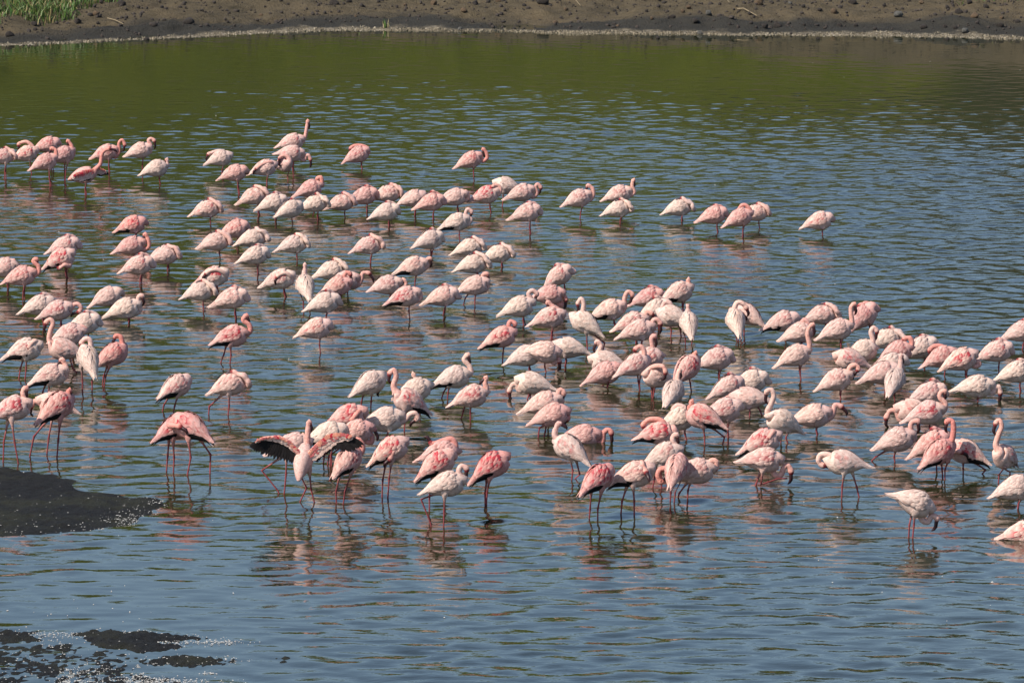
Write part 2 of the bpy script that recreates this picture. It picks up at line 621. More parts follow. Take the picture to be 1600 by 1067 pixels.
spots = []
for _ in range(150):
    px = rng.uniform(-260, 118)
    lim = 26 if px < 90 else 26 - (px - 90) * 0.7
    py = rng.uniform(-40, lim)
    spots.append((on_bank(px, py), 90, 0.45))
for px, py, n in ((172, 1, 60), (160, -6, 80), (184, -4, 60), (95, 27, 30), (130, 12, 60), (140, 3, 70), (603, 44, 22)):
    spots.append((on_bank(px, py), n, 0.22 if n > 25 else 0.05))
grass_patch('bank_grass', spots, 21, 0.08, 0.30, dry=0.22)
spots = []
for _ in range(46):
    spots.append((on_bank(rng.uniform(1490, 1700), rng.uniform(-34, 3)), 22, 0.35))
for _ in range(26):
    spots.append((on_bank(rng.uniform(200, 1500), rng.uniform(-30, -2)), 14, 0.3))
grass_patch('dry_scrub', spots, 22, 0.04, 0.14, dry=0.7, straw=(0.11, 0.085, 0.04))


grass_patch('shoreline_straw', [(Vector(q), 4, 0.07) for q in pts2], 23, 0.015, 0.075, dry=1.0, straw=(0.24, 0.20, 0.135), wid=1.3)


def ico(sub=2):
    bm = bmesh.new()
    bmesh.ops.create_icosphere(bm, subdivisions=sub, radius=1)
    v = np.array([x.co[:] for x in bm.verts])
    f = np.array([[a.index for a in p.verts] for p in bm.faces])
    bm.free()
    return v, f


IV, IF = ico(2)
rock_meshes = {}
for key, mt in (('d', M_ROCKD), ('t', M_ROCKT), ('g', M_ROCKG)):
    for k in range(5):
        r_ = np.random.default_rng(200 + k + ord(key))
        v = IV.copy()
        for _ in range(9):                       # chip flat facets off a ball
            n = r_.normal(size=3)
            n /= np.linalg.norm(n)
            h = r_.uniform(0.55, 0.9)
            dn = v @ n
            v = v - np.outer(np.maximum(dn - h, 0), n)
        v += 0.05 * r_.normal(size=v.shape)
        me = mesh_from('rock', v, IF, False)
        me.materials.append(mt)
        rock_meshes[key, k] = me


def rock(px, py, w, key, label, group=None, tall=0.8):
    p = on_bank(px, py)
    sc = 9000 / p.length
    s = w / sc / 2
    o = link('rock', rock_meshes[key, rng.randrange(5)])
    o.location = p + Vector((0, 0, s * tall * 0.45))
    o.scale = (s * rng.uniform(0.95, 1.1), s * rng.uniform(0.85, 1.1), s * tall)
    o.rotation_euler = (0, 0, rng.uniform(0, 6.28))
    o['label'] = label
    o['category'] = 'rock'
    o['group'] = group or 'rocks on the far bank'


for a in [
    (190, 10, 17, 'd', 'dark boulder right of the grass at the top left of the bank'),
    (295, 38, 18, 'd', 'large rounded brown boulder standing alone just above the left shoreline'),
    (241, 42, 13, 'd', 'brown pointed rock just left of the large lone boulder'),
    (121, 37, 15, 'd', 'dark angular rock below the right end of the green grass'),
    (53, 40, 11, 'd', 'dark rock on top of a stack of two below the grass'),
    (55, 48, 9, 'd', 'lower small rock of the stacked pair below the grass'),
    (15, 57, 14, 'd', 'dark low rock near the left edge of the bank by the water'),
    (150, 24, 14, 't', 'square brown block of soil at the right foot of the grass'),
    (522, 8, 16, 'd', 'dark flat rock at the top of the bank left of centre'),
    (545, 4, 11, 'd', 'small dark rock touching the top edge beside a flat dark one'),
    (678, 8, 13, 't', 'tan rock at the top of the bank above the middle shoreline'),
    (743, 7, 12, 'd', 'dark rock right of the tan one at the top centre'),
    (848, 7, 20, 'd', 'widest dark rock at the top centre right with a shadow beside it'),
    (780, 3, 17, 't', 'wide flat orange brown stone on the top edge at centre'),
    (725, 19, 11, 't', 'brown stone halfway down the bank at centre'),
    (868, 37, 9, 't', 'lone orange stone low on the bank right of centre'),
    (719, 48, 10, 'g', 'grey stone standing in the shoreline foam at centre'),
    (1186, 8, 18, 't', 'orange brown rock with a dark side at the top edge right of centre'),
    (1087, 36, 14, 'd', 'dark rock below the pale dry stick, low on the bank'),
    (1050, 29, 11, 'd', 'dark upright rock left of the dry stick'),
    (1067, 20, 9, 't', 'small tan stone, lower of two left of the dry stick'),
    (1076, 15, 10, 't', 'tan stone, upper of two left of the dry stick'),
    (1107, 24, 14, 'g', 'grey boulder just left of the dry stick'),
    (1172, 23, 9, 'd', 'small dark rock beside the upper end of the dry stick'),
    (1215, 43, 15, 'd', 'black rock close above the shoreline right of centre'),
    (1195, 45, 13, 'd', 'low dark rock left of the black one above the shoreline'),
    (1281, 18, 9, 'd', 'black stone halfway up the bank below the tan one'),
    (1303, 21, 13, 't', 'brown crumbly clod halfway up the right bank'),
    (1332, 7, 14, 'd', 'dark rock at the top edge between brown clod and right scrub'),
    (1404, 27, 16, 'g', 'wide grey brown rock on the middle of the right bank'),
    (1367, 48, 10, 'd', 'dark stone near the waterline on the right'),
    (1443, 46, 12, 'd', 'dark rock near the waterline below the wide grey one'),
    (1498, 22, 13, 'd', 'dark rock left of the orange stone on the right bank'),
    (1522, 28, 15, 't', 'orange stone on the right bank'),
    (1562, 43, 13, 'd', 'tall dark rock low on the bank near the right edge'),
    (1515, 6, 12, 'd', 'dark rock in the scrub at the top right'),
    (1508, 52, 14, 'g', 'pale grey stone in the shoreline crust at the right'),
    (1540, 13, 11, 'd', 'brown rock under the scrub at the top right'),
    (1028, 61, 8, 'd', 'small dark stone standing in the water right of centre'),
    (1093, 54, 10, 'g', 'grey stone in the bright foam right of centre'),
    (1480, 14, 9, 'd', 'upper dark rock of the tall dark pair on the right bank'),
]:
    rock(*a)
for px, py, w, key, label in [
    (158, 6, 9, 'd', 'small dark stone just left of the boulder beside the grass'),
    (153, 38, 7, 'd', 'small dark stone below the square brown soil block'),
    (189, 42, 7, 'd', 'small dark stone touching the pale straw stalk on the left'),
    (66, 50, 6, 'd', 'small dark stone right of the stacked pair below the grass'),
    (187, 61, 7, 'd', 'dark pebble in the shoreline crust below the straw stalk'),
    (229, 63, 9, 'd', 'flat dark stone at the waterline below the brown pointed rock'),
    (137, 63, 6, 'd', 'dark pebble at the waterline below the dark angular rock'),
    (356, 36, 6, 'd', 'small dark stone on bare soil right of the large lone boulder'),
    (408, 25, 7, 't', 'small tan stone higher up the soil right of the large lone boulder'),
    (450, 8, 6, 'd', 'dark pebble near the top edge left of the flat dark rock'),
    (414, 12, 5, 'd', 'dark pebble near the top edge above the small tan stone'),
    (591, 4, 7, 'd', 'small dark stone near the top edge left of the tan rock'),
    (633, 10, 7, 't', 'small brown stone left of the tan rock at the top'),
    (556, 27, 6, 't', 'small brown stone halfway down the bank above the green tuft'),
    (760, 14, 6, 'd', 'dark pebble below the wide flat orange brown stone'),
    (803, 47, 7, 'd', 'small dark stone by the shoreline right of the grey foam stone'),
    (884, 17, 8, 't', 'small brown stone under the leaning pale twig'),
    (960, 18, 6, 'd', 'small dark stone on bare soil right of the leaning twig'),
    (965, 42, 6, 't', 'small brown stone low on the bank right of the lone orange one'),
    (1010, 20, 8, 'd', 'dark stone left of the pair of small tan stones'),
    (1018, 32, 8, 't', 'tan stone low left of the dark upright rock'),
    (1140, 40, 7, 'd', 'small dark stone below the lower end of the dry stick'),
    (1256, 40, 6, 'd', 'dark pebble low on the bank right of the black rock'),
    (1236, 55, 7, 'd', 'dark pebble in the shoreline crust below the black rock'),
    (1235, 7, 8, 'g', 'small grey stone near the top edge right of the orange brown rock'),
    (1255, 12, 9, 'd', 'dark stone near the top edge left of the crumbly clod'),
    (1312, 42, 9, 'd', 'low dark stone beneath the brown crumbly clod'),
    (1337, 42, 8, 'd', 'dark stone above the shoreline right of the low dark one'),
    (1278, 62, 7, 'd', 'dark pebble in the water right of the shoreline middle'),
    (1382, 10, 8, 'd', 'dark stone near the top edge above the wide grey brown rock'),
    (1420, 3, 8, 'd', 'dark stone on the top edge right of the wide grey brown rock'),
    (1440, 6, 9, 't', 'tan stone on the top edge left of the dark pair'),
    (1476, 44, 9, 'd', 'left stone of the low dark pair near the right waterline'),
    (1493, 45, 10, 'd', 'right stone of the low dark pair near the right waterline'),
    (1480, 63, 8, 'd', 'dark pebble at the waterline below the low dark pair'),
    (1565, 30, 8, 't', 'small tan stone above the tall dark rock near the right edge'),
    (1590, 36, 10, 'd', 'dark stone at the right edge of the bank'),
]:
    rock(px, py, w, key, label)

# gravel and clods too many to count
V, Fc = [], []
gv, gf = ico(1)
r = np.random.default_rng(55)
for _ in range(5500):
    x = r.uniform(-14, 14)
    dd = 0.8 + 13 * r.random()
    y = float(shore_y(np.array([x]))[0]) + dd
    z = float(bank_h(np.array([x]), np.array([dd]))[0])
    s = 0.012 + 0.045 * r.random() ** 3
    v = gv * s * r.uniform(0.6, 1.2, 3) * (1 + 0.2 * r.normal(size=(len(gv), 1))) + np.array((x, y, z + s * 0.3))
    Fc.append(gf + len(V) * len(gv))
    V.append(v)
ob = link('bank_gravel', mesh_from('bank_gravel', np.concatenate(V), np.concatenate(Fc), False), M_ROCKD)
ob['kind'] = 'stuff'


def tube(path, radii, seg=6):
    path = [Vector(p) for p in path]
    V, Fc = [], []
    ref = Vector((0.3, 0.2, 1)).normalized()
    for i, p in enumerate(path):
        t = (path[min(i + 1, len(path) - 1)] - path[max(i - 1, 0)]).normalized()
        u = (ref - t * ref.dot(t)).normalized()
        w = t.cross(u)
        for k in range(seg):
            a = k / seg * 6.2832
            V.append(p + (u * math.cos(a) + w * math.sin(a)) * radii[i])
    for i in range(len(path) - 1):
        for k in range(seg):
            Fc.append((i * seg + k, i * seg + (k + 1) % seg, (i + 1) * seg + (k + 1) % seg, (i + 1) * seg + k))
    return np.array([v[:] for v in V]), np.array(Fc)


def stick(pxs, rad, label):
    pth = [on_bank(x, y) + Vector((0, 0, 0.05)) for x, y in pxs]
    v, f = tube(pth, [rad * (1 - 0.5 * i / len(pth)) for i in range(len(pth))])
    o = link('stick', mesh_from('stick', v - np.array(pth[0][:]), f), M_STRAW)
    o.location = pth[0]
    o['label'] = label
    o['category'] = 'stick'


stick([(1152, 18), (1162, 18), (1172, 23), (1183, 29)], 0.014, 'pale dry stick lying on the bare soil right of centre')
stick([(1132, -2), (1136, 4), (1140, 9)], 0.009, 'thin dry twig at the top edge above the longer stick')
stick([(896, 0), (901, 6), (907, 13)], 0.010, 'thin pale twig leaning at the top edge right of centre')
stick([(168, 33), (180, 36), (193, 42)], 0.011, 'pale straw stalk lying below the dark boulder on the left')

# ------------------------------------------------------------------ flamingos
SEG = 16
# torso profile: x, z of centre, half width, half height (metres, bird faces +x)
TOR = np.array([
    (-0.250, -0.026, 0.016, 0.010), (-0.233, -0.022, 0.027, 0.021), (-0.206, -0.015, 0.040, 0.037), (-0.174, -0.009, 0.052, 0.056),
    (-0.138, -0.005, 0.065, 0.076), (-0.102, -0.003, 0.077, 0.094), (-0.066, -0.003, 0.087, 0.108), (-0.032, -0.004, 0.093, 0.117),
    (0.002, -0.005, 0.097, 0.121), (0.037, -0.005, 0.097, 0.120), (0.068, -0.004, 0.092, 0.113), (0.096, 0.000, 0.083, 0.099)])
MIDX = -0.05


def tor_at(x):
    return (np.interp(x, TOR[:, 0], TOR[:, 1]), np.interp(x, TOR[:, 0], TOR[:, 2]), np.interp(x, TOR[:, 0], TOR[:, 3]))


BASE = {0: (0.625, 0.500, 0.445), 1: (0.635, 0.455, 0.412), 2: (0.605, 0.368, 0.338), 3: (0.57, 0.300, 0.280)}
NECK = {0: (0.62, 0.435, 0.385), 1: (0.60, 0.345, 0.30), 2: (0.58, 0.260, 0.225), 3: (0.55, 0.220, 0.19)}
RED = np.array((0.38, 0.026, 0.045))
BLACK = np.array((0.010, 0.009, 0.010))
LEG = np.array((0.22, 0.055, 0.062))


def catmull(P, step):
    P = [Vector(p) for p in P]
    P = [P[0] * 2 - P[1]] + P + [P[-1] * 2 - P[-2]]
    outp = []
    for i in range(1, len(P) - 2):
        a, b, c, d = P[i - 1:i + 3]
        n = max(2, int((c - b).length / step))
        for k in range(n):
            t = k / n
            outp.append(0.5 * (2 * b + (c - a) * t + (2 * a - 5 * b + 4 * c - d) * t * t + (3 * b - a - 3 * c + d) * t ** 3))
    outp.append(P[-2])
    return outp


def feather(V, Fc, C, pts, widths, side, cols):
    """a vaned feather: spine points, half widths, sideways unit vectors"""
    b = len(V)
    for p, w, s, c in zip(pts, widths, side, cols):
        V += [p - s[0] * w - s[1] * 0.004, p, p + s[0] * w - s[1] * 0.004]
        C += [c * 1.04, c * 0.96, c * 1.04]
    for i in range(len(pts) - 1):
        for k in range(2):
            q = b + i * 3 + k
            Fc.append((q, q + 1, q + 4, q + 3))


wing_cache = {}


def wing_mesh(cls, red, black, var):
    key = (cls, red, black, var)
    if key in wing_cache:
        return wing_cache[key]
    r = np.random.default_rng(500 + cls * 37 + int(red * 10) * 7 + black * 3 + var * 101)
    V, Fc, C = [], [], []
    base = np.array(BASE[cls])
    pale = base * 0.6 + 0.4 * np.array((0.67, 0.56, 0.50))
    pink = np.array(NECK[cls])

    def surf(x, phi, lift):
        zc, a, b = tor_at(x)
        if x < -0.252:
            zc = -0.026 - (-0.252 - x) * 0.25
        n = np.array((0.0, math.cos(phi) * b, math.sin(phi) * a))
        n /= max(np.linalg.norm(n), 1e-6)
        return np.array((x, a * math.cos(phi), zc + b * math.sin(phi))) + n * lift, n

    rows = []
    for x0, L, w, lift in ((-0.155, 0.15, 0.021, 0.004), (-0.115, 0.15, 0.022, 0.007), (-0.075, 0.13, 0.022, 0.010),
                           (-0.040, 0.11, 0.021, 0.012), (-0.008, 0.095, 0.020, 0.013), (0.022, 0.085, 0.019, 0.013),
                           (0.050, 0.075, 0.018, 0.012), (0.076, 0.065, 0.016, 0.008)):
        rows.append((x0, L, w, lift))
    if black:
        for k in range(7):
            phi0 = R(-18 - k * 6)
            x0 = -0.055 - 0.008 * k
            P, N_, S = [], [], []
            for t in (0, 0.35, 0.7, 1.0):
                x = x0 - 0.215 * t
                p, n = surf(x, phi0 + R(16) * t, 0.012 + 0.010 * t)
                p[2] -= 0.012 * t
                P.append(p)
                sd_ = np.cross(n, np.array((1.0, 0, 0)))
                S.append((sd_ / max(np.linalg.norm(sd_), 1e-6), n))
            feather(V, Fc, C, P, (0.010, 0.014, 0.011, 0.002), S, [BLACK * r.uniform(0.8, 1.6)] * 4)
    for ri, (x0, L, w, lift) in enumerate(rows):
        lo = -12 if ri > 1 else -4
        n_f = 9 if ri < 6 else 8
        for k in range(n_f):
            phi0 = R(lo + (88 - lo) * (k + 0.5 * (ri % 2) + r.uniform(-0.2, 0.2)) / n_f)
            xx = x0 + r.uniform(-0.010, 0.010)
            LL = L * r.uniform(0.85, 1.15)
            drift = R(r.uniform(-6, 10))
            P, S = [], []
            up = r.uniform(0.3, 1.5)
            for t in (0, 0.35, 0.72, 1.0):
                x = xx - LL * t
                p, n = surf(x, phi0 * (1 - 0.25 * t) - drift * t, lift * (1 - 0.2 * t) + 0.010 * up * math.sin(t * 2.4))
                P.append(p)
                sd_ = np.cross(n, np.array((1.0, 0, 0)))
                S.append((sd_ / max(np.linalg.norm(sd_), 1e-6), n))
            u = r.random()
            tip = pale * r.uniform(0.88, 1.05)
            body = (base * (1 - 0.35 * u) + pink * 0.35 * u) * r.uniform(0.62, 1.03)
            # crimson coverts along the middle of the wing
            deg = math.degrees(phi0)
            mid = math.exp(-((deg - 22) / 26) ** 2) * (1.0 if 2 <= ri <= 7 else 0.25)
            if red >= 0.95:
                mid = math.exp(-((deg - 35) / 42) ** 2) * (1.0 if 1 <= ri <= 7 else 0.3)
            f = min(0.92, red * mid * (1.5 if r.random() < 0.5 else 0.25))
            body = body * (1 - f) + RED * r.uniform(0.8, 1.3) * f
            tipc = tip * (1 - 0.12 * f) + RED * 1.2 * 0.12 * f
            feather(V, Fc, C, P, (w * 0.55, w, w * 0.8, w * 0.12), S, [body * 0.9, body, body * 0.35 + tipc * 0.65, tipc])
    me = mesh_from('wing', np.array(V), np.array(Fc), True, col=np.array(C))
    me.materials.append(M_PLUM)
    # mirrored twin for the right side
    V2 = np.array(V) * np.array((1, -1, 1))
    me2 = mesh_from('wing', V2, np.array(Fc)[:, ::-1].copy(), True, col=np.array(C))
    me2.materials.append(M_PLUM)
    wing_cache[key] = (me, me2)
    return wing_cache[key]


eye_v, eye_f = ico(1)
eye_me = mesh_from('eye', eye_v * 0.0045, eye_f)
eye_me.materials.append(M_EYE)

PRESET = {  # neck paths in the bird's own frame (x ahead, y left, z up); last = head, then bill tip
    'sl': ([(0.150, -0.015, -0.055), (0.168, -0.042, -0.075), (0.172, -0.070, -0.040), (0.158, -0.076, 0.000), (0.130, -0.070, 0.046), (0.092, -0.052, 0.088), (0.052, -0.030, 0.118)], (-0.050, -0.036, 0.120)),
    'sl2': ([(0.150, 0.015, -0.050), (0.164, 0.042, -0.068), (0.164, 0.070, -0.030), (0.140, 0.074, 0.020), (0.104, 0.054, 0.076), (0.048, 0.015, 0.124)], (-0.048, 0.024, 0.126)),
    'hid': ([(0.150, 0.02, -0.025), (0.160, 0.055, -0.045), (0.140, 0.095, -0.040), (0.085, 0.118, -0.020), (0.020, 0.122, 0.005)], (-0.060, 0.112, -0.01)),
}
FLOCK = 'lesser flamingos wading in the lake'


def flamingo(bx, by, fy, yaw, cls, neck, label, b=None, legs=None, red=0.0, blk=0, pitch=15, size=1.0, one=None, wings=True, w=0.0, sl=1):
    rr = np.random.default_rng(int(bx * 131 + by * 17))
    foot = at(bx, fy)
    Yd = foot.y
    ya, pa = R(yaw), R(pitch)
    fwd = Vector((math.cos(ya) * math.cos(pa), math.sin(ya) * math.cos(pa), math.sin(pa)))
    lat = Vector((-math.sin(ya), math.cos(ya), 0))
    up = fwd.cross(lat)
    S = size * rr.uniform(0.97, 1.04)
    mid = at_depth(bx, by, Yd)
    C0 = mid - fwd * (MIDX * S)
    C0.z = max(C0.z, 0.02)
    root_p = Vector((mid.x, Yd, 0))

    def loc(x, y, z):
        return C0 + (fwd * x + lat * y + up * z) * S

    # neck path
    if isinstance(neck, str):
        pts_, bt = PRESET[neck]
        m = sl
        j = rr.normal(0, 0.006, (len(pts_), 3))
        P = [loc(x + jj[0], y * m + jj[1], z + jj[2]) for (x, y, z), jj in zip(pts_, j)]
        bill_tip = loc(bt[0], bt[1] * m, bt[2])
    else:
        dch = loc(0.15, 0, 0).y - Yd
        P = []
        for q in neck:
            off = dch * (0.9 if len(q) < 3 else 1) - (q[2] if len(q) > 2 else w)
            P.append(at_depth(q[0], q[1], Yd + off))
        if b is not None:
            bill_tip = at_depth(b[0], b[1], P[-1].y - (b[2] if len(b) > 2 else 0.0))
        else:
            bill_tip = P[-1] + (P[-1] - P[-2]).normalized() * 0.08 + Vector((0, 0.03, -0.03))
    head = P[-1]
    bdir = (bill_tip - head)
    blen = min(max(bdir.length, 0.085), 0.125)
    bdir.normalize()
    # face sits between the neck's end and the bill
    line = [loc(0.096, 0, 0.002), loc(0.126, 0, 0.006)] + P + [head + bdir * 0.034 * S]
    path = catmull(line, 0.014)
    V, C, Fc = [], [], []
    base = np.array(BASE[cls]) * rr.uniform(0.94, 1.03)
    nk = np.array(NECK[cls]) * rr.uniform(0.94, 1.03)
    if isinstance(neck, str):
        nk = nk * 0.45 + base * 0.55
    nrings = 0
    ang = [k / SEG * 2 * math.pi for k in range(SEG)]
    for (x, zc, a, h) in TOR[:-1]:
        for t in ang:
            k = 1.0 + (0.04 if math.sin(t) < -0.3 else 0)
            V.append(loc(x, a * math.cos(t), zc + h * k * math.sin(t)))
            c = base * (1 if math.sin(t) > -0.5 else 0.97)
            if x < -0.2:
                c = c * 0.6 + nk * 0.4
            C.append(c)
        nrings += 1
    # swept chest, neck and head
    lens = [0.0]
    for i in range(1, len(path)):
        lens.append(lens[-1] + (path[i] - path[i - 1]).length)
    Lt = lens[-1]
    u0, v0 = lat.copy(), up.copy()
    tprev = fwd.copy()
    for i, p in enumerate(path):
        t = (path[min(i + 1, len(path) - 1)] - path[max(i - 1, 0)])
        if t.length < 1e-6:
            t = tprev
        t.normalize()
        q = tprev.rotation_difference(t)
        u0, v0 = q @ u0, q @ v0
        tprev = t
        s = lens[i]
        e = Lt - s
        ra = np.interp(s, (0, 0.02, 0.045, 0.07, 0.10, 0.15, 0.6), (0.083, 0.071, 0.055, 0.042, 0.035, 0.030, 0.022))
        rb = np.interp(s, (0, 0.02, 0.045, 0.07, 0.10, 0.15, 0.6), (0.099, 0.083, 0.061, 0.045, 0.036, 0.030, 0.022))
        hd = np.interp(e, (0.0, 0.015, 0.034, 0.055, 0.085), (0.019, 0.026, 0.031, 0.029, 0.022))
        if e < 0.085:
            ra, rb = hd * 0.88, hd
        for a_ in ang:
            V.append(p + (u0 * (ra * math.cos(a_)) + v0 * (rb * math.sin(a_))) * S)
            f = min(1, s / 0.12)
            c = base * (1 - f) + nk * f
            if e < 0.10:
                c = c * 0.85 + np.array((0.62, 0.26, 0.21)) * 0.15
            if e < 0.018:
                c = np.array((0.20, 0.03, 0.035))
            C.append(c)
        nrings += 1
    for i in range(nrings - 1):
        for k in range(SEG):
            Fc.append((i * SEG + k, i * SEG + (k + 1) % SEG, (i + 1) * SEG + (k + 1) % SEG, (i + 1) * SEG + k))
    # ends
    ca = len(V)
    V.append(loc(-0.256, 0, -0.027)); C.append(base)
    V.append(path[-1] + tprev * 0.012); C.append(np.array((0.15, 0.03, 0.03)))
    for k in range(SEG):
        Fc.append((ca, (k + 1) % SEG, k))
        Fc.append((ca + 1, (nrings - 1) * SEG + k, (nrings - 1) * SEG + (k + 1) % SEG))
    # legs grow out of 2x2 patches of the belly
    if legs is None:
        single = one if one is not None else (rr.random() < 0.3)
        sp = 0.012 * rr.normal()
        st = rr.normal(0, 0.03)
        legs_w = []
        for sgn in ((1, -1) if not single else (rr.choice((1, -1)),)):
            hip = loc(-0.005, 0.035 * sgn, -0.105)
            dx = (st + 0.03 * sgn * rr.random())
            ft = Vector((hip.x, hip.y, 0)) + Vector((math.cos(ya), math.sin(ya), 0)) * (dx * 0.5) + lat * sp
            kn = hip.lerp(ft, 0.5) + Vector((math.cos(ya), math.sin(ya), 0)) * (-0.006)
            legs_w.append((sgn, [hip, kn, ft]))
    else:
        legs_w = []
        for n_, L in enumerate(legs):
            sgn = 1 if n_ == 0 else -1
            hy = loc(-0.005, 0.035 * sgn, -0.105).y
            legs_w.append((sgn, [at_depth(px, py, hy) for px, py in L]))
    removed = set()
    for sgn, L in legs_w:
        L = [Vector(p) for p in L]
        if L[-1].z < 0.06 or legs is None:
            dn = (L[-1] - L[-2])
            dn = dn / max(abs(dn.z), 0.3 * dn.length, 1e-6)
            L[-1] = L[-1] + dn * 0.01
            L.append(L[-1] + Vector((dn.x * 0.05, dn.y * 0.05, -0.10)))
        hx = (L[0] - C0).dot(fwd) / S
        i0 = int(np.argmin(np.abs(TOR[1:-2, 0] - min(max(hx, -0.09), 0.05)))) + 1
        j0 = 12 + (2 if sgn > 0 else -2)
        ids = [(i0 - 1, j0 - 1), (i0 - 1, j0), (i0 - 1, j0 + 1), (i0, j0 + 1), (i0 + 1, j0 + 1), (i0 + 1, j0), (i0 + 1, j0 - 1), (i0, j0 - 1)]
        prev = [a * SEG + bb % SEG for a, bb in ids]
        for a in (i0 - 1, i0):
            for bb in (j0 - 1, j0):
                removed.add((a, bb % SEG))
        cen = V[i0 * SEG + j0 % SEG]
        start = cen.lerp(L[0], 0.5) if (L[0] - cen).length < 0.08 else L[0]
        # dense path with a swollen joint at each bend
        stations = [(cen + (L[1] - cen).normalized() * 0.015, 0.030, base)]
        n_seg = len(L) - 1
        for si in range(n_seg):
            A, B_ = (start if si == 0 else L[si]), L[si + 1]
            if si == 0:
                stations.append((cen.lerp(B_, 0.22), 0.018, base * 0.6 + nk * 0.4))
                stations.append((cen.lerp(B_, 0.45), 0.0105, base * 0.2 + LEG * 0.8))
                stations.append((cen.lerp(B_, 0.80), 0.0075, LEG))
                stations.append((B_, 0.0115 if n_seg > 1 else 0.007, LEG * 0.9))
            else:
                stations.append((A.lerp(B_, 0.15), 0.0085, LEG))
                stations.append((A.lerp(B_, 0.55), 0.0072, LEG))
                stations.append((B_, 0.0082, LEG * 0.9))
        bd = [V[q] - cen for q in prev]
        for (p, rad, c) in stations:
            pass
        for si, (p, rad, c) in enumerate(stations):
            nx = stations[min(si + 1, len(stations) - 1)][0]
            pv = stations[si - 1][0] if si else cen
            t = (nx - pv)
            if t.length < 1e-6:
                t = Vector((0, 0, -1))
            t.normalize()
            ring = []
            for k in range(8):
                d = bd[k] - t * bd[k].dot(t)
                if d.length < 1e-5:
                    d = Vector((1, 0, 0))
                d.normalize()
                ring.append(len(V))
                V.append(p + d * rad * S)
                C.append(c)
            for k in range(8):
                Fc.append((prev[k], ring[k], ring[(k + 1) % 8], prev[(k + 1) % 8]))
            prev = ring
        Fc.append(tuple(reversed(prev)))
    if removed:
        Fc = [f for n_, f in enumerate(Fc) if not (n_ < (nrings - 1) * SEG and (n_ // SEG, n_ % SEG) in removed)]

    root = bpy.data.objects.new('flamingo', None)
    COL.objects.link(root)
    root.empty_display_size = 0.1
    root.location = root_p
    root.rotation_euler = (0, 0, ya)
    root['label'] = label
    root['category'] = 'flamingo'
    root['group'] = FLOCK
    inv = Matrix.Rotation(-ya, 3, 'Z')

    def tolocal(vv):
        return [(inv @ (Vector(v) - root_p))[:] for v in vv]
    me = bpy.data.meshes.new('body')
    me.from_pydata(tolocal(V), [], Fc)
    bm = bmesh.new()
    bm.from_mesh(me)
    bmesh.ops.recalc_face_normals(bm, faces=bm.faces)
    bm.to_mesh(me)
    bm.free()
    me.polygons.foreach_set('use_smooth', np.ones(len(me.polygons), dtype=bool))
    ca_ = me.color_attributes.new('pigment', 'FLOAT_COLOR', 'POINT')
    cc = np.ones((len(V), 4), dtype=np.float32)
    cc[:, :3] = np.array(C)
    ca_.data.foreach_set('color', cc.ravel())
    me.update()
    link('body', me, M_PLUM, root)
    if wings is True:
        if red == 0 and cls > 0:
            red = float(rr.choice((0, 0.2, 0.2, 0.4)))
        ml, mr = wing_mesh(cls, round(red, 1), blk, int(rr.integers(0, 3)))
        lc = Vector(tolocal([C0])[0])
        for mm in (ml, mr):
            wo = link('wing', mm, None, root)
            wo.location = lc
            wo.rotation_euler = (0, -pa, 0)
            wo.scale = (S, S, S)
    elif callable(wings):
        wings(root, tolocal, Yd)
    # bill: bends down near its middle
    t0 = head + bdir * 0.036 * S
    dn = Vector((0, 0, -1)) - bdir * (-bdir.z)
    side_ref = lat
    if dn.length < 0.3:
        back = (P[-2] - head)
        dn = back - bdir * back.dot(bdir)
    if dn.length > 1e-4:
        dn.normalize()
    bp = [t0 - bdir * 0.012, t0 + bdir * 0.012, t0 + bdir * blen * 0.38, t0 + bdir * blen * 0.60 + dn * 0.014, t0 + bdir * blen * 0.75 + dn * 0.034]
    bv, bf = tube([Vector(q) for q in tolocal(bp)], [0.0185 * S, 0.019 * S, 0.0185 * S, 0.0145 * S, 0.004 * S], 8)
    bme = mesh_from('bill', bv, bf)
    link('bill', bme, M_BILL, root)
    if not isinstance(neck, str):
        sdv_ = bdir.cross(dn)
        if sdv_.length > 0.1:
            sdv_.normalize()
            for sg in (1, -1):
                e = link('eye', eye_me, None, root)
                e.location = tolocal([head + bdir * 0.008 + sdv_ * sg * 0.026 * S - dn * 0.008])[0]
    return root


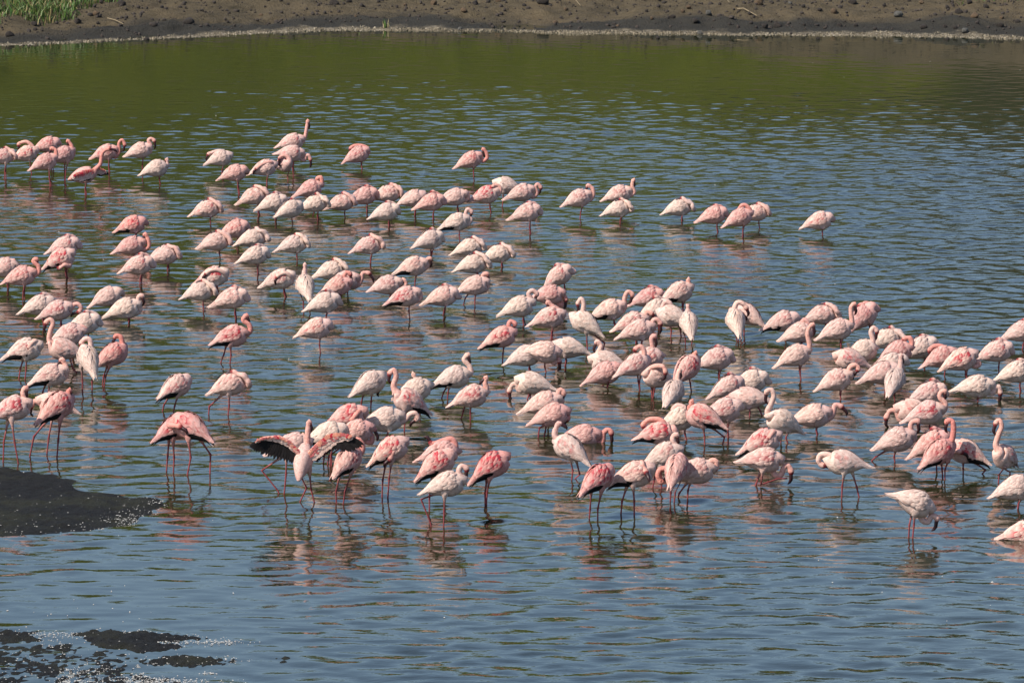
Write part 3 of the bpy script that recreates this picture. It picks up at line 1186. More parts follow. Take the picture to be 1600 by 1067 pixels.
def spread_wings(*sides):
    """raised or drooped wings: each side = arm line pixels, covert depth, flight feather tips"""
    def build(root, tolocal, Yd):
        for arm, mid, tips, offs in sides:
            r = np.random.default_rng(int(arm[0][0]))
            n = 22
            A = np.array(arm, float); Mi = np.array(mid, float); T = np.array(tips, float)

            def samp(Q, t):
                u = np.linspace(0, 1, len(Q))
                return np.array([np.interp(t, u, Q[:, 0]), np.interp(t, u, Q[:, 1])])
            V, Fc, C = [], [], []
            FV, FF, FC_ = [], [], []

            def pt(q, t, lift=0.0):
                o = offs[0] + (offs[1] - offs[0]) * t
                # depth along the wing
                return np.array(at_depth(q[0], q[1], Yd - o - lift)[:])
            yv = np.array((0, -1.0, 0))
            for k in range(n):
                t = (k + 0.5) / n
                a, m_, e = samp(A, t), samp(Mi, t), samp(T, t)
                e = e + r.normal(0, 0.8, 2)
                st_ = a + (m_ - a) * 0.55
                P = [pt(st_, t), pt(st_ + (e - st_) * 0.4, t), pt(st_ + (e - st_) * 0.8, t), pt(e, t)]
                d = P[3] - P[0]
                sd_ = np.cross(d / np.linalg.norm(d), yv)
                sd_ /= np.linalg.norm(sd_)
                feather(FV, FF, FC_, P, (0.013, 0.019, 0.016, 0.005), [(sd_, yv)] * 4, [BLACK * r.uniform(0.8, 1.7)] * 4)
            for row, (f0, f1, lf) in enumerate(((0.45, 1.5, 0.010), (0.25, 1.0, 0.016), (0.05, 0.7, 0.022), (-0.15, 0.35, 0.026))):
                for k in range(26):
                    t = (k + 0.5 * (row % 2) + 0.2) / 26
                    a, m_ = samp(A, min(t, 1)), samp(Mi, min(t, 1))
                    m_ = a + (m_ - a) * (offs[2] if len(offs) > 2 else 1.0)
                    s0 = a + (m_ - a) * f0 + r.normal(0, 0.5, 2)
                    e = a + (m_ - a) * f1 + r.normal(0, 0.7, 2)
                    P = [pt(s0 + (e - s0) * q, t, lf) for q in (0, 0.4, 0.8, 1.0)]
                    d = P[3] - P[0]
                    sd_ = np.cross(d / max(np.linalg.norm(d), 1e-6), yv)
                    sd_ /= max(np.linalg.norm(sd_), 1e-6)
                    c = np.array((0.66, 0.49, 0.44)) * r.uniform(0.85, 1.05)
                    if r.random() < (0.0, 0.12, 0.6, 0.3)[row]:
                        c = c * 0.25 + RED * 1.15 * 0.75
                    elif row == 3:
                        c = np.array((0.62, 0.27, 0.20)) * r.uniform(0.9, 1.1)
                        if r.random() < 0.3:
                            c = RED * 1.2
                    feather(V, Fc, C, P, (0.017, 0.023, 0.020, 0.006), [(sd_, yv)] * 4, [c * 0.95, c, c * 1.03, c * 1.06])
            # fleshy arm inside the leading edge
            tv, tf = tube([Vector(pt(samp(A, t) + (samp(Mi, t) - samp(A, t)) * 0.12, t)) for t in np.linspace(0, 1, 9)], [0.026, 0.026, 0.025, 0.024, 0.022, 0.019, 0.016, 0.012, 0.006], 8)
            nb = len(V)
            V += list(tv); Fc += [tuple(int(q) + nb for q in f) for f in tf]; C += [np.array((0.68, 0.36, 0.31))] * len(tv)
            wm = mesh_from('wing', np.array(tolocal(V)), [tuple(map(int, f)) for f in Fc], True, col=np.array(C))
            wo = link('wing', wm, M_PLUM, root)
            fm = mesh_from('flight_feathers', np.array(tolocal(FV)), [tuple(map(int, f)) for f in FF], True, col=np.array(FC_))
            fo = link('flight_feathers', fm, M_PLUM, wo)
    return build


FL = flamingo
# bx, by body centre; fy waterline (photo pixels); heading; plumage class; neck; label
# ---- farthest row, left
FL(2, 245, 280, 5, 1, 'sl', 'pale flamingo cut off by the left edge in the farthest row')
FL(39, 241, 272, 10, 1, [(56, 240), (51, 229), (42, 222), (33, 223), (29, 226)], 'pale flamingo preening its back, second from left in the farthest row', b=(30, 235), red=0.6)
FL(72, 227, 270, 0, 2, 'hid', 'headless looking pink flamingo behind others, far left of the farthest row')
FL(68, 254, 291, 12, 2, [(84, 254), (88, 244), (87, 235), (81, 232)], 'pink flamingo with dark bill on its chest, far left front of farthest row', b=(75, 243), pitch=20)
FL(96, 243, 282, 25, 2, [(111, 248), (115, 240), (112, 228), (106, 220)], 'pink flamingo with raised orange neck, fourth head from the left in the farthest row', b=(107, 235), pitch=18)
FL(163, 239, 270, 5, 2, [(179, 246), (186, 238), (186, 224), (191, 219), (195, 226)], 'pink flamingo with curled neck behind the one lowering its wings at far left', b=(192, 240), red=0.5)
FL(216, 236, 273, 0, 1, [(234, 238), (236, 228), (232, 220), (236, 217), (241, 220)], 'pale flamingo with hooked neck and black bill, right end of the far left group', b=(244, 235))
FL(241, 264, 288, 8, 0, [(255, 262), (261, 259), (261, 249)], 'whitish flamingo with short upright neck, lowest at right of the far left group', b=(257, 256))
FL(127, 274, 304, 10, 2, [(150, 264), (157, 256), (159, 243), (163, 236), (170, 233)], 'flamingo lowering half open black edged wings in the far left group', b=(184, 235), pitch=10, wings=spread_wings(
    ([(146, 266), (132, 268), (116, 274)], [(144, 274), (130, 278), (114, 279)], [(140, 282), (128, 284), (112, 283)], (0.10, 0.22)),
    ([(148, 262), (156, 264), (164, 268)], [(147, 268), (157, 270), (165, 271)], [(146, 274), (158, 275), (169, 273)], (-0.12, -0.24))))
# ---- farthest row, centre
FL(342, 248, 274, 5, 0, [(357, 247), (353, 239), (343, 236), (333, 238), (326, 241)], 'whitish flamingo preening its side, left of the tall necked far centre bird', b=(321, 250))
FL(364, 271, 303, 0, 2, 'hid', 'pink flamingo with hidden head in front of the far centre group, left end')
FL(411, 263, 291, 5, 1, [(427, 262), (424, 254, 0.06), (414, 255, 0.09), (406, 259, 0.11), (401, 263, 0.11)], 'cream flamingo preening its flank with neck laid along the side, far centre', b=(395, 270, 0.0))
FL(454, 222, 258, 5, 1, [(472, 222), (477, 213), (479, 202), (481, 189)], 'tall flamingo with long straight neck held vertical, highest head of the whole flock', b=(485, 203), pitch=12)
FL(453, 239, 277, 5, 1, [(470, 248), (476, 250), (478, 244), (482, 243), (485, 249)], 'pale flamingo reaching its dark bill down to the water below the tall far centre bird', b=(487, 266), pitch=-4)
FL(443, 257, 282, -60, 1, [(452, 250), (449, 245), (443, 243), (437, 247)], 'pale flamingo facing the camera with head bent aside, beside the feeding far centre bird', b=(434, 261))
FL(556, 243, 264, 8, 2, [(575, 240), (574, 232), (565, 228), (554, 228), (548, 232)], 'solitary pink flamingo with head curled on its back, far row between centre groups', b=(546, 241), pitch=22)
FL(732, 251, 278, 8, 2, [(754, 252), (761, 247), (760, 239), (755, 233)], 'solitary bright pink flamingo with raised head, far row right of centre', b=(756, 247), pitch=20, red=0.4)
# ---- second row
FL(482, 296, 325, 8, 2, [(499, 292), (503, 284), (501, 277), (496, 279)], 'pink flamingo with neck bent back over its shoulder, alone behind the second row', b=(494, 288), pitch=18)
FL(321, 327, 350, 0, 1, 'sl', 'pale flamingo asleep at the left end of the second row')
FL(394, 307, 337, 0, 1, 'sl', 'pink tinged sleeping flamingo, upper left of the second row cluster', pitch=20)
FL(424, 318, 343, 5, 0, 'sl2', 'white sleeping flamingo second from left in the second row cluster')
FL(451, 328, 352, 28, 0, 'sl2', 'greyish sleeping flamingo turned away, lowest of the second row left cluster')
FL(489, 319, 345, 4, 0, 'sl', 'white sleeping flamingo just right of the greyish turned away one')
FL(531, 317, 341, 0, 1, 'sl', 'plump pale sleeping flamingo in the middle of the second row left half')
FL(566, 307, 331, 4, 2, 'sl2', 'pink sleeping flamingo behind the plump pale one in the second row')
FL(604, 303, 330, 0, 1, 'sl', 'pale sleeping flamingo above the white one in the second row centre')
FL(600, 332, 354, 0, 0, 'sl2', 'white sleeping flamingo lowest in the second row centre')
FL(643, 311, 337, 0, 1, 'hid', 'flamingo with pink tail tip and hidden head behind a pink sleeper, second row')
FL(670, 317, 343, 4, 2, 'sl2', 'pink sleeping flamingo at the middle of the second row')
FL(707, 309, 334, 0, 1, [(722, 312), (730, 312), (731, 304), (727, 299), (722, 303)], 'pale flamingo with neck looped down at its breast, right of the middle pink sleeper', b=(722, 315))
FL(757, 305, 333, 0, 1, [(778, 304), (782, 296), (777, 290), (770, 292, 0.04)], 'flamingo showing crimson underwing while preening, second row right of centre', b=(764, 304, 0.02), red=1.0)
FL(794, 291, 322, 182, 0, [(780, 293), (779, 286), (784, 281), (791, 283)], 'cream flamingo curled to the left behind the crimson preening bird', b=(796, 290))
FL(812, 302, 326, 4, 1, [(831, 308), (839, 303), (837, 293), (840, 288), (845, 293)], 'pale flamingo with small ring shaped neck at right, end of second row centre', b=(843, 303))
FL(820, 333, 366, 0, 1, 'sl2', 'pale sleeping flamingo on tall legs below the ring necked one')
FL(710, 348, 375, 2, 0, [(730, 351), (736, 343), (728, 335), (731, 327), (737, 331)], 'white flamingo with coiled neck and dark bill on its chest, below the second row', b=(733, 345), blk=1)
# ---- second row right
FL(901, 311, 341, 8, 1, [(921, 313), (927, 305), (926, 295), (919, 290)], 'flamingo looking back over its shoulder, left of the right second row pair', b=(914, 299), pitch=18)
FL(964, 304, 334, 3, 1, [(983, 305), (991, 301), (988, 290), (990, 281)], 'pale flamingo with raised S shaped neck above a white sleeper, right second row', b=(992, 294))
FL(963, 327, 350, 0, 0, 'sl', 'white sleeping flamingo directly below the raised S necked one')
FL(1058, 325, 346, 0, 0, 'sl', 'white sleeping flamingo alone between right second row pair and pink trio')
FL(1112, 337, 363, 2, 2, 'sl2', 'pink sleeping flamingo at the left of the right hand trio')
FL(1178, 333, 358, 0, 1, 'sl', 'pale sleeping flamingo at the back of the right hand trio')
FL(1153, 341, 370, 6, 2, [(1169, 338), (1172, 329), (1165, 321), (1158, 322), (1155, 328)], 'pink flamingo with head curled on its back, front of the right hand trio', b=(1154, 336), pitch=22)
FL(1277, 346, 368, 0, 1, 'hid', 'lone pale flamingo with hidden head, farthest right of the second row')
# ---- third rows, left
FL(204, 352, 375, 0, 3, 'hid', 'crimson shouldered flamingo with hidden head and black wingtip, upper left middle', red=0.9, blk=1)
FL(202, 385, 407, 0, 2, [(222, 390), (232, 386), (232, 376), (227, 366)], 'pink flamingo with bill resting on its back, below the crimson shouldered one', b=(221, 377))
FL(254, 399, 424, 0, 1, 'sl', 'pale sleeping flamingo with pale neck loop, right of the bird resting its bill')
FL(213, 415, 444, 0, 1, 'sl2', 'pale pink sleeping flamingo below the bird resting its bill on its back')
FL(98, 385, 412, 0, 1, 'sl2', 'greyish pink sleeping flamingo behind the one with lifted red wing, left')
FL(92, 405, 436, 0, 1, [(110, 409), (108, 416, 0.08), (101, 414, 0.12), (93, 419, 0.12)], 'flamingo with lifted red wing preening its belly, left side', b=(84, 416, 0), red=1.0, blk=1, pitch=24)
FL(30, 432, 468, 0, 2, [(50, 431), (60, 426), (60, 416), (52, 408), (57, 405)], 'pink flamingo with hooked neck near the left edge, third row', b=(59, 416))
FL(3, 419, 451, 0, 1, [(15, 418), (22, 412), (21, 407), (14, 411)], 'pale flamingo at the left edge behind the hook necked pink one', b=(9, 419))
FL(58, 478, 510, 3, 0, 'sl2', 'white sleeping flamingo behind the coil necked one at left')
FL(86, 486, 517, 2, 1, [(108, 487), (113, 478), (121, 475), (127, 481), (124, 487)], 'flamingo with coiled neck and dark bill laid along its breast, left', b=(110, 491))
FL(128, 507, 533, 4, 0, 'sl2', 'greyish white sleeping flamingo right of the coil necked one at left', pitch=18)
FL(165, 465, 484, 2, 1, 'hid', 'pale flamingo with hidden head beside the white black billed one at left', pitch=22)
FL(192, 483, 504, 2, 0, [(211, 490), (219, 484), (216, 471), (217, 463), (222, 462)], 'white flamingo with raised neck and large black bill, left middle', b=(226, 476))
# ---- third rows, centre left
FL(364, 359, 383, 2, 2, 'sl2', 'pink sleeping flamingo half hidden behind a paler one, centre left', pitch=18)
FL(334, 378, 404, 0, 1, 'sl', 'pale pink sleeping flamingo in front of a darker sleeper, centre left')
FL(392, 373, 398, 0, 0, 'sl', 'whitish sleeping flamingo above the tall legged grey one, centre left')
FL(395, 400, 429, 8, 0, 'sl2', 'grey white sleeping flamingo on two long legs, centre left')
FL(456, 382, 406, 0, 0, 'sl', 'white sleeping flamingo standing alone, centre left')
FL(573, 384, 412, 0, 1, 'sl', 'pale pink sleeping flamingo standing alone at centre')
FL(330, 433, 456, 0, 0, [(352, 437), (351, 428, 0.06), (341, 422, 0.09), (331, 422, 0.10), (323, 427, 0.10)], 'flamingo preening with red flank exposed, behind a white sleeper, centre left', b=(318, 433, 0), red=1.0)
FL(309, 456, 485, 0, 0, 'sl', 'white sleeping flamingo with two legs showing, front of a red flanked bird')
FL(358, 467, 499, 0, 1, 'sl2', 'pale pink sleeping flamingo right of the red flanked preening bird')
FL(434, 437, 465, 0, 0, [(455, 442), (453, 432, 0.06), (446, 427, 0.08), (438, 429, 0.1), (434, 432, 0.1)], 'white flamingo preening with neck arched over its shoulder, centre left', b=(430, 439, 0), red=0.6)
FL(478, 449, 486, 105, 0, [(475, 435), (476, 424), (477, 413)], 'white flamingo seen from behind with long upright neck, centre left', b=(473, 423), pitch=25, legs=[[(474, 462), (474, 472), (474, 488)], [(484, 462), (484, 474), (484, 486)]])
FL(515, 423, 449, 2, 0, 'sl', 'white sleeping flamingo behind the pair of neck raising birds at centre')
FL(535, 440, 464, 4, 1, [(551, 448), (560, 445), (565, 436), (567, 427), (576, 427)], 'flamingo stretching neck out right with black bill over the water, centre', b=(587, 440))
FL(524, 448, 468, 0, 2, [(542, 452), (544, 443), (538, 434), (541, 426), (547, 428)], 'pink flamingo with coiled neck and dark bill in front of the neck stretching bird', b=(550, 442), pitch=18)
FL(503, 474, 500, 4, 0, 'sl2', 'greyish white sleeping flamingo below the bird seen from behind')
FL(490, 514, 552, 2, 1, 'hid', 'pale pink flamingo with hidden head on tall thin legs, centre left', one=True)
FL(359, 526, 568, 4, 2, [(381, 524), (391, 517), (389, 507), (380, 500), (385, 493)], 'deep pink flamingo with swan like hooked neck, isolated at centre left', b=(390, 504), red=0.7, blk=1, pitch=14, legs=[[(355, 540), (350, 553), (344, 569)], [(362, 540), (361, 555), (359, 571)]])
# ---- third rows, centre
FL(668, 376, 400, 20, 0, 'sl2', 'greyish white sleeping flamingo turned slightly away at centre', one=False)
FL(731, 387, 405, 0, 0, 'sl', 'white sleeping flamingo, uppermost of three white sleepers right of centre')
FL(776, 397, 418, 0, 0, 'sl', 'white sleeping flamingo, rightmost of three white sleepers right of centre')
FL(736, 413, 433, 0, 0, 'sl', 'white sleeping flamingo, lowest of three white sleepers right of centre')
FL(642, 417, 449, 0, 1, [(661, 421), (668, 415), (666, 407), (672, 404)], 'pale flamingo with short curved neck and dark bill on one leg at centre', b=(675, 417), blk=1, one=True)
FL(602, 446, 470, 0, 1, [(620, 450), (630, 451), (634, 443), (630, 437)], 'pale flamingo with neck looped low at its breast, left of the red winged one', b=(626, 450), pitch=12)
FL(630, 464, 498, 0, 1, [(650, 470), (657, 466), (656, 457), (652, 452)], 'flamingo with open winged red shoulder and dark bill on its breast, centre', b=(651, 469), red=0.9, blk=1)
FL(688, 464, 493, 0, 1, 'sl2', 'pale pink sleeping flamingo standing right of the red shouldered one at centre', one=False)
FL(738, 447, 477, 2, 1, [(757, 454), (762, 446), (755, 436), (755, 429), (761, 428)], 'pink flamingo wading with thick hooked neck and black bill, right of centre', b=(766, 442), legs=[[(732, 460), (727, 466), (724, 477)], [(742, 460), (742, 468), (742, 478)]])
# ---- left foreground
FL(36, 547, 592, 0, 0, [(58, 550), (60, 541), (55, 533, 0.04), (48, 538, 0.08), (45, 543, 0.09)], 'white flamingo preening its wing with neck folded down, left', b=(40, 552, 0), red=0.4, blk=1, legs=[[(37, 562), (32, 575), (29, 594)], [(43, 562), (41, 575), (39, 594)]])
FL(103, 546, 583, 182, 1, [(83, 540), (77, 531), (79, 517), (83, 505), (78, 499), (72, 504)], 'pale flamingo facing left with tall hooked neck, left', b=(68, 517), pitch=12, legs=[[(96, 558), (95, 570), (93, 584)], [(108, 558), (113, 574), (118, 580)]])
FL(106, 523, 556, 0, 1, [(121, 524), (122, 515), (127, 510), (134, 515)], 'pale flamingo with coiled orange neck partly behind the tall left facing one', b=(122, 529))
FL(139, 563, 616, 115, 0, [(140, 546), (142, 537), (139, 530), (132, 530), (127, 536)], 'grey white flamingo seen from behind with head bent left, on long thin legs', b=(126, 548), pitch=35, legs=[[(130, 578), (129, 596), (129, 616)], [(144, 578), (144, 596), (144, 617)]])
FL(173, 556, 604, 18, 3, [(187, 546), (191, 537), (188, 526), (181, 525)], 'deep pink flamingo with neck arched back and bill on shoulder, left', b=(175, 537), pitch=26, legs=[[(165, 572), (162, 588), (160, 604)], [(167, 572), (165, 588), (163, 602)]])
FL(76, 587, 619, 4, 1, [(101, 590), (104, 580), (102, 570), (97, 562)], 'pink flamingo with black wingtip and bill resting on its back, lower left', b=(87, 572), blk=1, pitch=16, legs=[[(68, 604), (67, 612), (66, 621)], [(76, 604), (76, 612), (75, 619)]])
FL(17, 639, 724, 0, 1, [(38, 641), (45, 634), (38, 622), (36, 611), (41, 606)], 'flamingo at the left edge with curled neck above the sandbar', b=(42, 625), red=0.8, pitch=18, legs=[[(7, 660), (6, 690), (5, 724)], [(20, 660), (23, 692), (29, 726)]])
FL(90, 632, 708, 178, 1, [(68, 632), (60, 628), (54, 627), (49, 634)], 'mostly hidden flamingo with orange neck behind the big black tailed bird at lower left', b=(47, 648), legs=[[(80, 650), (76, 685), (73, 712)]])
FL(86, 637, 716, 38, 3, [(104, 626), (107, 617), (108, 609)], 'big deep pink flamingo with black tail feathers facing away, lower left', b=(110, 617), red=0.9, blk=1, pitch=24, size=1.06, legs=[[(66, 655), (53, 682), (46, 716)], [(92, 657), (91, 688), (89, 716)]])
FL(272, 605, 645, 30, 1, 'hid', 'headless looking flamingo with black stripe under its wing, walking, left', red=0.5, blk=1, pitch=22, legs=[[(261, 621), (256, 633), (254, 643)], [(275, 621), (273, 634), (270, 650)]])
FL(356, 601, 648, 4, 1, 'sl', 'pale flamingo striding with one leg bent back and head tucked, left of centre', red=0.3, pitch=18, legs=[[(347, 617), (327, 635), (326, 648)], [(361, 617), (358, 634), (356, 652)]])
FL(271, 669, 737, 22, 3, 'hid', 'left bird of the headless looking deep pink pair above the sandbar tip', red=0.7, blk=1, pitch=20, size=1.05, legs=[[(266, 690), (262, 712), (260, 738)], [(271, 690), (272, 715), (271, 741)]])
FL(301, 668, 742, 152, 3, 'hid', 'right bird of the headless looking deep pink pair above the sandbar tip', red=0.9, blk=1, pitch=20, size=1.05, legs=[[(297, 690), (298, 715), (293, 741)], [(312, 688), (329, 710), (328, 745)]])
# ---- centre foreground group
FL(453, 697, 772, 4, 1, [(470, 698), (475, 690), (474, 680)], 'pale pink flamingo striding behind the bird with open wings', b=(470, 693), pitch=12, legs=[[(432, 716), (409, 735), (433, 765)], [(450, 717), (447, 740), (444, 774)]])
FL(472, 724, 788, 76, 1, [(478, 703), (480, 690), (481, 675), (483, 659)], 'flamingo with both wings spread wide showing black flight feathers', b=(486, 667), pitch=42, legs=[[(480, 747), (479, 762), (467, 788)], [(482, 747), (486, 764), (492, 788)]], wings=spread_wings(
    ([(468, 708), (452, 690), (436, 682), (412, 684), (400, 689)], [(466, 714), (450, 700), (431, 692), (412, 688), (402, 691)], [(468, 724), (448, 722), (420, 714), (400, 706), (389, 697)], (0.02, 0.10, 0.55)),
    ([(482, 709), (497, 693), (512, 681), (534, 678), (548, 682)], [(488, 716), (504, 702), (522, 688), (538, 684), (551, 685)], [(496, 722), (508, 710), (526, 703), (553, 704), (570, 696)], (0.0, 0.08, 1.05))))
FL(509, 679, 728, 3, 0, 'hid', 'white flamingo with dark wingtip behind the right spread wing', blk=1, pitch=14)
FL(552, 675, 726, 4, 2, [(570, 687), (580, 691), (581, 682), (577, 673), (584, 670)], 'pink flamingo with curved neck and black bill right of the spread wings', b=(593, 686), pitch=14, legs=[[(510, 695), (507, 710), (505, 727)], [(516, 695), (514, 712), (512, 725)]])
FL(541, 651, 696, 0, 2, [(565, 652), (562, 643, 0.05), (556, 648, 0.10), (550, 657, 0.11)], 'flamingo with crimson wing coverts preening its breast, back of the centre group', b=(545, 665, 0.03), red=1.0, blk=1, pitch=14)
FL(597, 656, 692, 3, 0, [(621, 661), (633, 656), (641, 647), (649, 646), (652, 654)], 'large greyish flamingo with neck reaching right and head bent down, centre group', b=(640, 662), pitch=10, size=1.05)
FL(575, 600, 637, 25, 0, [(590, 596), (598, 592), (599, 600), (595, 605)], 'white flamingo with head tucked at its breast, standing apart above the centre group', b=(590, 613), pitch=22, legs=[[(568, 615), (565, 627), (564, 638)], [(581, 615), (580, 627), (579, 642)]])
FL(646, 609, 641, 10, 0, [(657, 612), (661, 603), (655, 595), (648, 590), (646, 583)], 'greyish flamingo looking at the camera, behind the tall left facing one', b=(648, 600))
FL(643, 628, 672, 196, 1, [(621, 616), (615, 603), (619, 588), (615, 578), (609, 583)], 'tall flamingo facing left with long hooked neck and black tail, centre', b=(607, 598), red=0.6, blk=1, pitch=26, one=True)
FL(541, 722, 788, 52, 2, [(558, 712), (566, 703), (565, 692), (559, 686)], 'flamingo seen from behind with black billed head right below the spread wing', b=(567, 702), red=0.6, blk=1, pitch=24, legs=[[(529, 745), (525, 768), (526, 790)], [(543, 745), (539, 768), (536, 791)]])
FL(607, 704, 777, 8, 1, [(627, 702), (625, 694, 0.05), (618, 700, 0.10), (610, 717, 0.10)], 'flamingo with crimson shoulders and pale neck bent to its belly, centre foreground', b=(600, 725, 0.02), red=1.0, blk=1, pitch=28, legs=[[(600, 722), (598, 750), (597, 778)], [(611, 722), (608, 748), (606, 777)]])
FL(686, 708, 768, 4, 2, [(704, 706), (712, 697), (706, 686), (693, 688), (682, 692), (674, 693)], 'flamingo throwing its head back with black bill pointing up, centre foreground', b=(667, 681), pitch=10)
FL(680, 726, 799, 12, 2, 'hid', 'flamingo with lifted crimson wing and black tail above the white foreground bird', red=1.0, blk=1, pitch=30, legs=[[(671, 748), (671, 775), (671, 800)]])
FL(694, 757, 822, 4, 0, [(716, 757), (722, 748), (717, 737), (721, 728), (729, 732)], 'white flamingo with dark bill and one knee bent, front of the centre group', b=(728, 751), pitch=13, legs=[[(676, 772), (658, 780), (672, 815)], [(696, 774), (694, 798), (693, 828)]])
FL(765, 729, 788, 14, 3, [(781, 735), (790, 731), (789, 716), (783, 712)], 'crimson winged flamingo with black tail standing right of the white foreground bird', b=(778, 722), red=1.0, blk=1, pitch=30, legs=[[(761, 750), (758, 770), (758, 793)], [(764, 750), (761, 770), (760, 788)]])
FL(706, 590, 622, 6, 0, [(726, 589), (736, 582), (733, 571), (725, 562), (731, 554)], 'white flamingo with tall S neck and dark bill, right above the centre group', b=(737, 577), blk=1, pitch=14, legs=[[(699, 606), (693, 613), (690, 623)], [(702, 606), (700, 614), (699, 626)]])
FL(733, 620, 655, 8, 1, [(754, 617), (760, 608), (758, 598), (760, 590)], 'pink flamingo with level black bill pointing left, below the white S necked one', b=(748, 599), red=0.5, pitch=16, legs=[[(728, 634), (724, 642), (721, 653)], [(736, 634), (735, 645), (735, 657)]])
# ---- right of centre
FL(836, 599, 623, 176, 0, [(818, 607), (811, 610), (807, 601), (801, 601), (796, 611)], 'white flamingo feeding to the left with lowered head, right of centre', b=(797, 624), pitch=10)
FL(846, 631, 665, 2, 1, [(867, 633), (878, 627), (872, 616), (876, 609), (881, 614)], 'pale flamingo with small coiled neck behind a pink tucked one, right of centre', b=(879, 625))
FL(859, 649, 682, 2, 2, [(876, 650), (880, 642), (887, 643), (887, 654)], 'pink flamingo with neck looped down over its chest, right of centre', b=(880, 664), legs=[[(853, 663), (852, 675), (849, 686)], [(845, 660), (843, 668), (842, 674)]])
FL(893, 702, 750, 150, 0, [(875, 692), (867, 681), (868, 671), (873, 662)], 'white flamingo facing left with red wing spot and raised neck, walking, right of centre', b=(882, 665), red=0.4, pitch=26, legs=[[(896, 717), (895, 735), (893, 752)], [(898, 717), (906, 741), (896, 750)]])
FL(905, 682, 692, 2, 2, [(930, 691), (941, 690), (943, 677), (950, 671), (955, 676)], 'pink flamingo sitting low in the water with head down, right of centre', b=(957, 694), pitch=4)
FL(870, 433, 457, 0, 1, 'sl2', 'pale pink sleeping flamingo, topmost of the right centre cluster', pitch=34, one=False)
FL(855, 461, 492, 0, 2, [(871, 472), (878, 477), (876, 466), (881, 461), (884, 468)], 'pink flamingo dipping its dark bill, behind the black billed cluster, right centre', b=(883, 487), pitch=6)
FL(808, 480, 507, 2, 0, [(831, 478), (830, 468), (826, 459), (832, 454), (839, 459)], 'white flamingo with ring shaped neck and dark bill, left of the right centre cluster', b=(834, 474), pitch=16, one=False)
FL(855, 497, 529, 0, 1, [(877, 495), (873, 485), (864, 479), (856, 472)], 'flamingo with neck folded back and black bill on its wing, right centre cluster', b=(856, 489), red=0.6, one=False)
FL(917, 506, 548, 164, 0, [(908, 496), (911, 485), (912, 474), (908, 467), (903, 474)], 'bright white flamingo facing left, stepping with one red foot raised', b=(904, 488), pitch=28, legs=[[(916, 520), (917, 534), (918, 549)], [(925, 518), (945, 536), (943, 544)]])
FL(949, 485, 511, 2, 1, [(970, 489), (976, 480), (976, 466), (981, 456), (988, 460)], 'pink flamingo with high hooked neck and black bill, upper right centre', b=(984, 478), pitch=16, blk=1)
FL(779, 528, 567, 10, 2, [(800, 526), (803, 518), (795, 510), (798, 502), (805, 506)], 'bright pink flamingo with coiled neck and streaked red wings, centre right', b=(798, 521), red=0.6, blk=1, pitch=18, one=True)
FL(817, 557, 582, 2, 0, 'hid', 'grey white flamingo with dark tail tip in front of a feeding pair', pitch=16, one=False)
FL(846, 549, 583, 2, 1, [(862, 560), (866, 567), (871, 560), (874, 564)], 'pale flamingo bending its neck down to the water, behind the dark tipped one', b=(875, 578), pitch=-6)
FL(893, 544, 572, 178, 0, [(874, 551), (870, 560), (873, 566)], 'cream white flamingo facing left with lowered neck, right centre', b=(876, 577), pitch=10)
FL(951, 566, 592, 176, 0, [(931, 569), (928, 561), (935, 550), (939, 540), (933, 534)], 'pale flamingo facing left with raised neck and black bill, right centre', b=(925, 551), pitch=8)
FL(988, 572, 610, 16, 1, [(1001, 568), (1006, 558), (1006, 547), (1000, 541), (993, 545)], 'flamingo looking back left with arched neck and black bill, middle of the right centre cluster', b=(987, 557), red=0.4, pitch=20)
FL(941, 584, 606, 4, 2, [(962, 584), (967, 576), (963, 568)], 'grey pink flamingo with orange head on its breast, front of the right centre cluster', b=(967, 586), pitch=20, one=False)
FL(1009, 562, 600, 4, 1, [(1018, 563), (1022, 552), (1019, 538), (1018, 527), (1023, 525)], 'flamingo with tall upright neck and long dark bill, back of the right centre cluster', b=(1027, 542), pitch=20)
FL(985, 505, 537, 6, 1, [(1004, 505), (1008, 494), (1011, 488), (1018, 490)], 'flamingo with red wing patch behind the hook necked pale one, right centre', b=(1024, 496), red=0.8)
FL(994, 517, 545, 2, 1, [(1015, 519), (1022, 511), (1020, 502), (1026, 499), (1032, 505)], 'pale flamingo with hooked neck and black bill in front of a red patched bird', b=(1033, 522), red=0.3, pitch=14, one=False)
FL(1010, 466, 487, 2, 2, 'sl2', 'pink sleeping flamingo behind the high hooked neck bird, upper right centre')
FL(1057, 458, 490, 12, 1, [(1074, 456), (1077, 447), (1075, 436)], 'pale pink flamingo with short upright neck, uppermost at right centre', b=(1078, 443), pitch=20, blk=1)
FL(1021, 485, 512, 10, 0, 'sl2', 'bright white preening flamingo half hidden behind the white left facing one', pitch=22)
FL(1054, 495, 527, 166, 0, [(1045, 489), (1049, 481), (1046, 473), (1039, 472), (1035, 480)], 'white flamingo facing left with bent neck, right centre', b=(1034, 493), pitch=16, legs=[[(1049, 508), (1049, 517), (1048, 528)], [(1061, 508), (1063, 516), (1064, 524)]])
FL(1077, 508, 540, 98, 0, [(1075, 493), (1075, 484), (1075, 475)], 'white flamingo seen from behind with straight upright neck, right centre', b=(1075, 482), pitch=30, legs=[[(1071, 520), (1071, 530), (1071, 541)], [(1082, 520), (1082, 528), (1081, 536)]])
FL(1030, 590, 620, 205, 1, [(1014, 586), (1015, 577), (1025, 572, 0.03), (1036, 573, 0.06), (1040, 581, 0.07)], 'round breasted flamingo preening with head turned to its back, right centre', b=(1038, 593), pitch=20)
FL(1071, 578, 613, 40, 2, [(1082, 567), (1085, 560), (1086, 551)], 'pink flamingo with red wing patch and upright neck, right of the preening round one', b=(1088, 564), red=0.9, pitch=34, one=True)
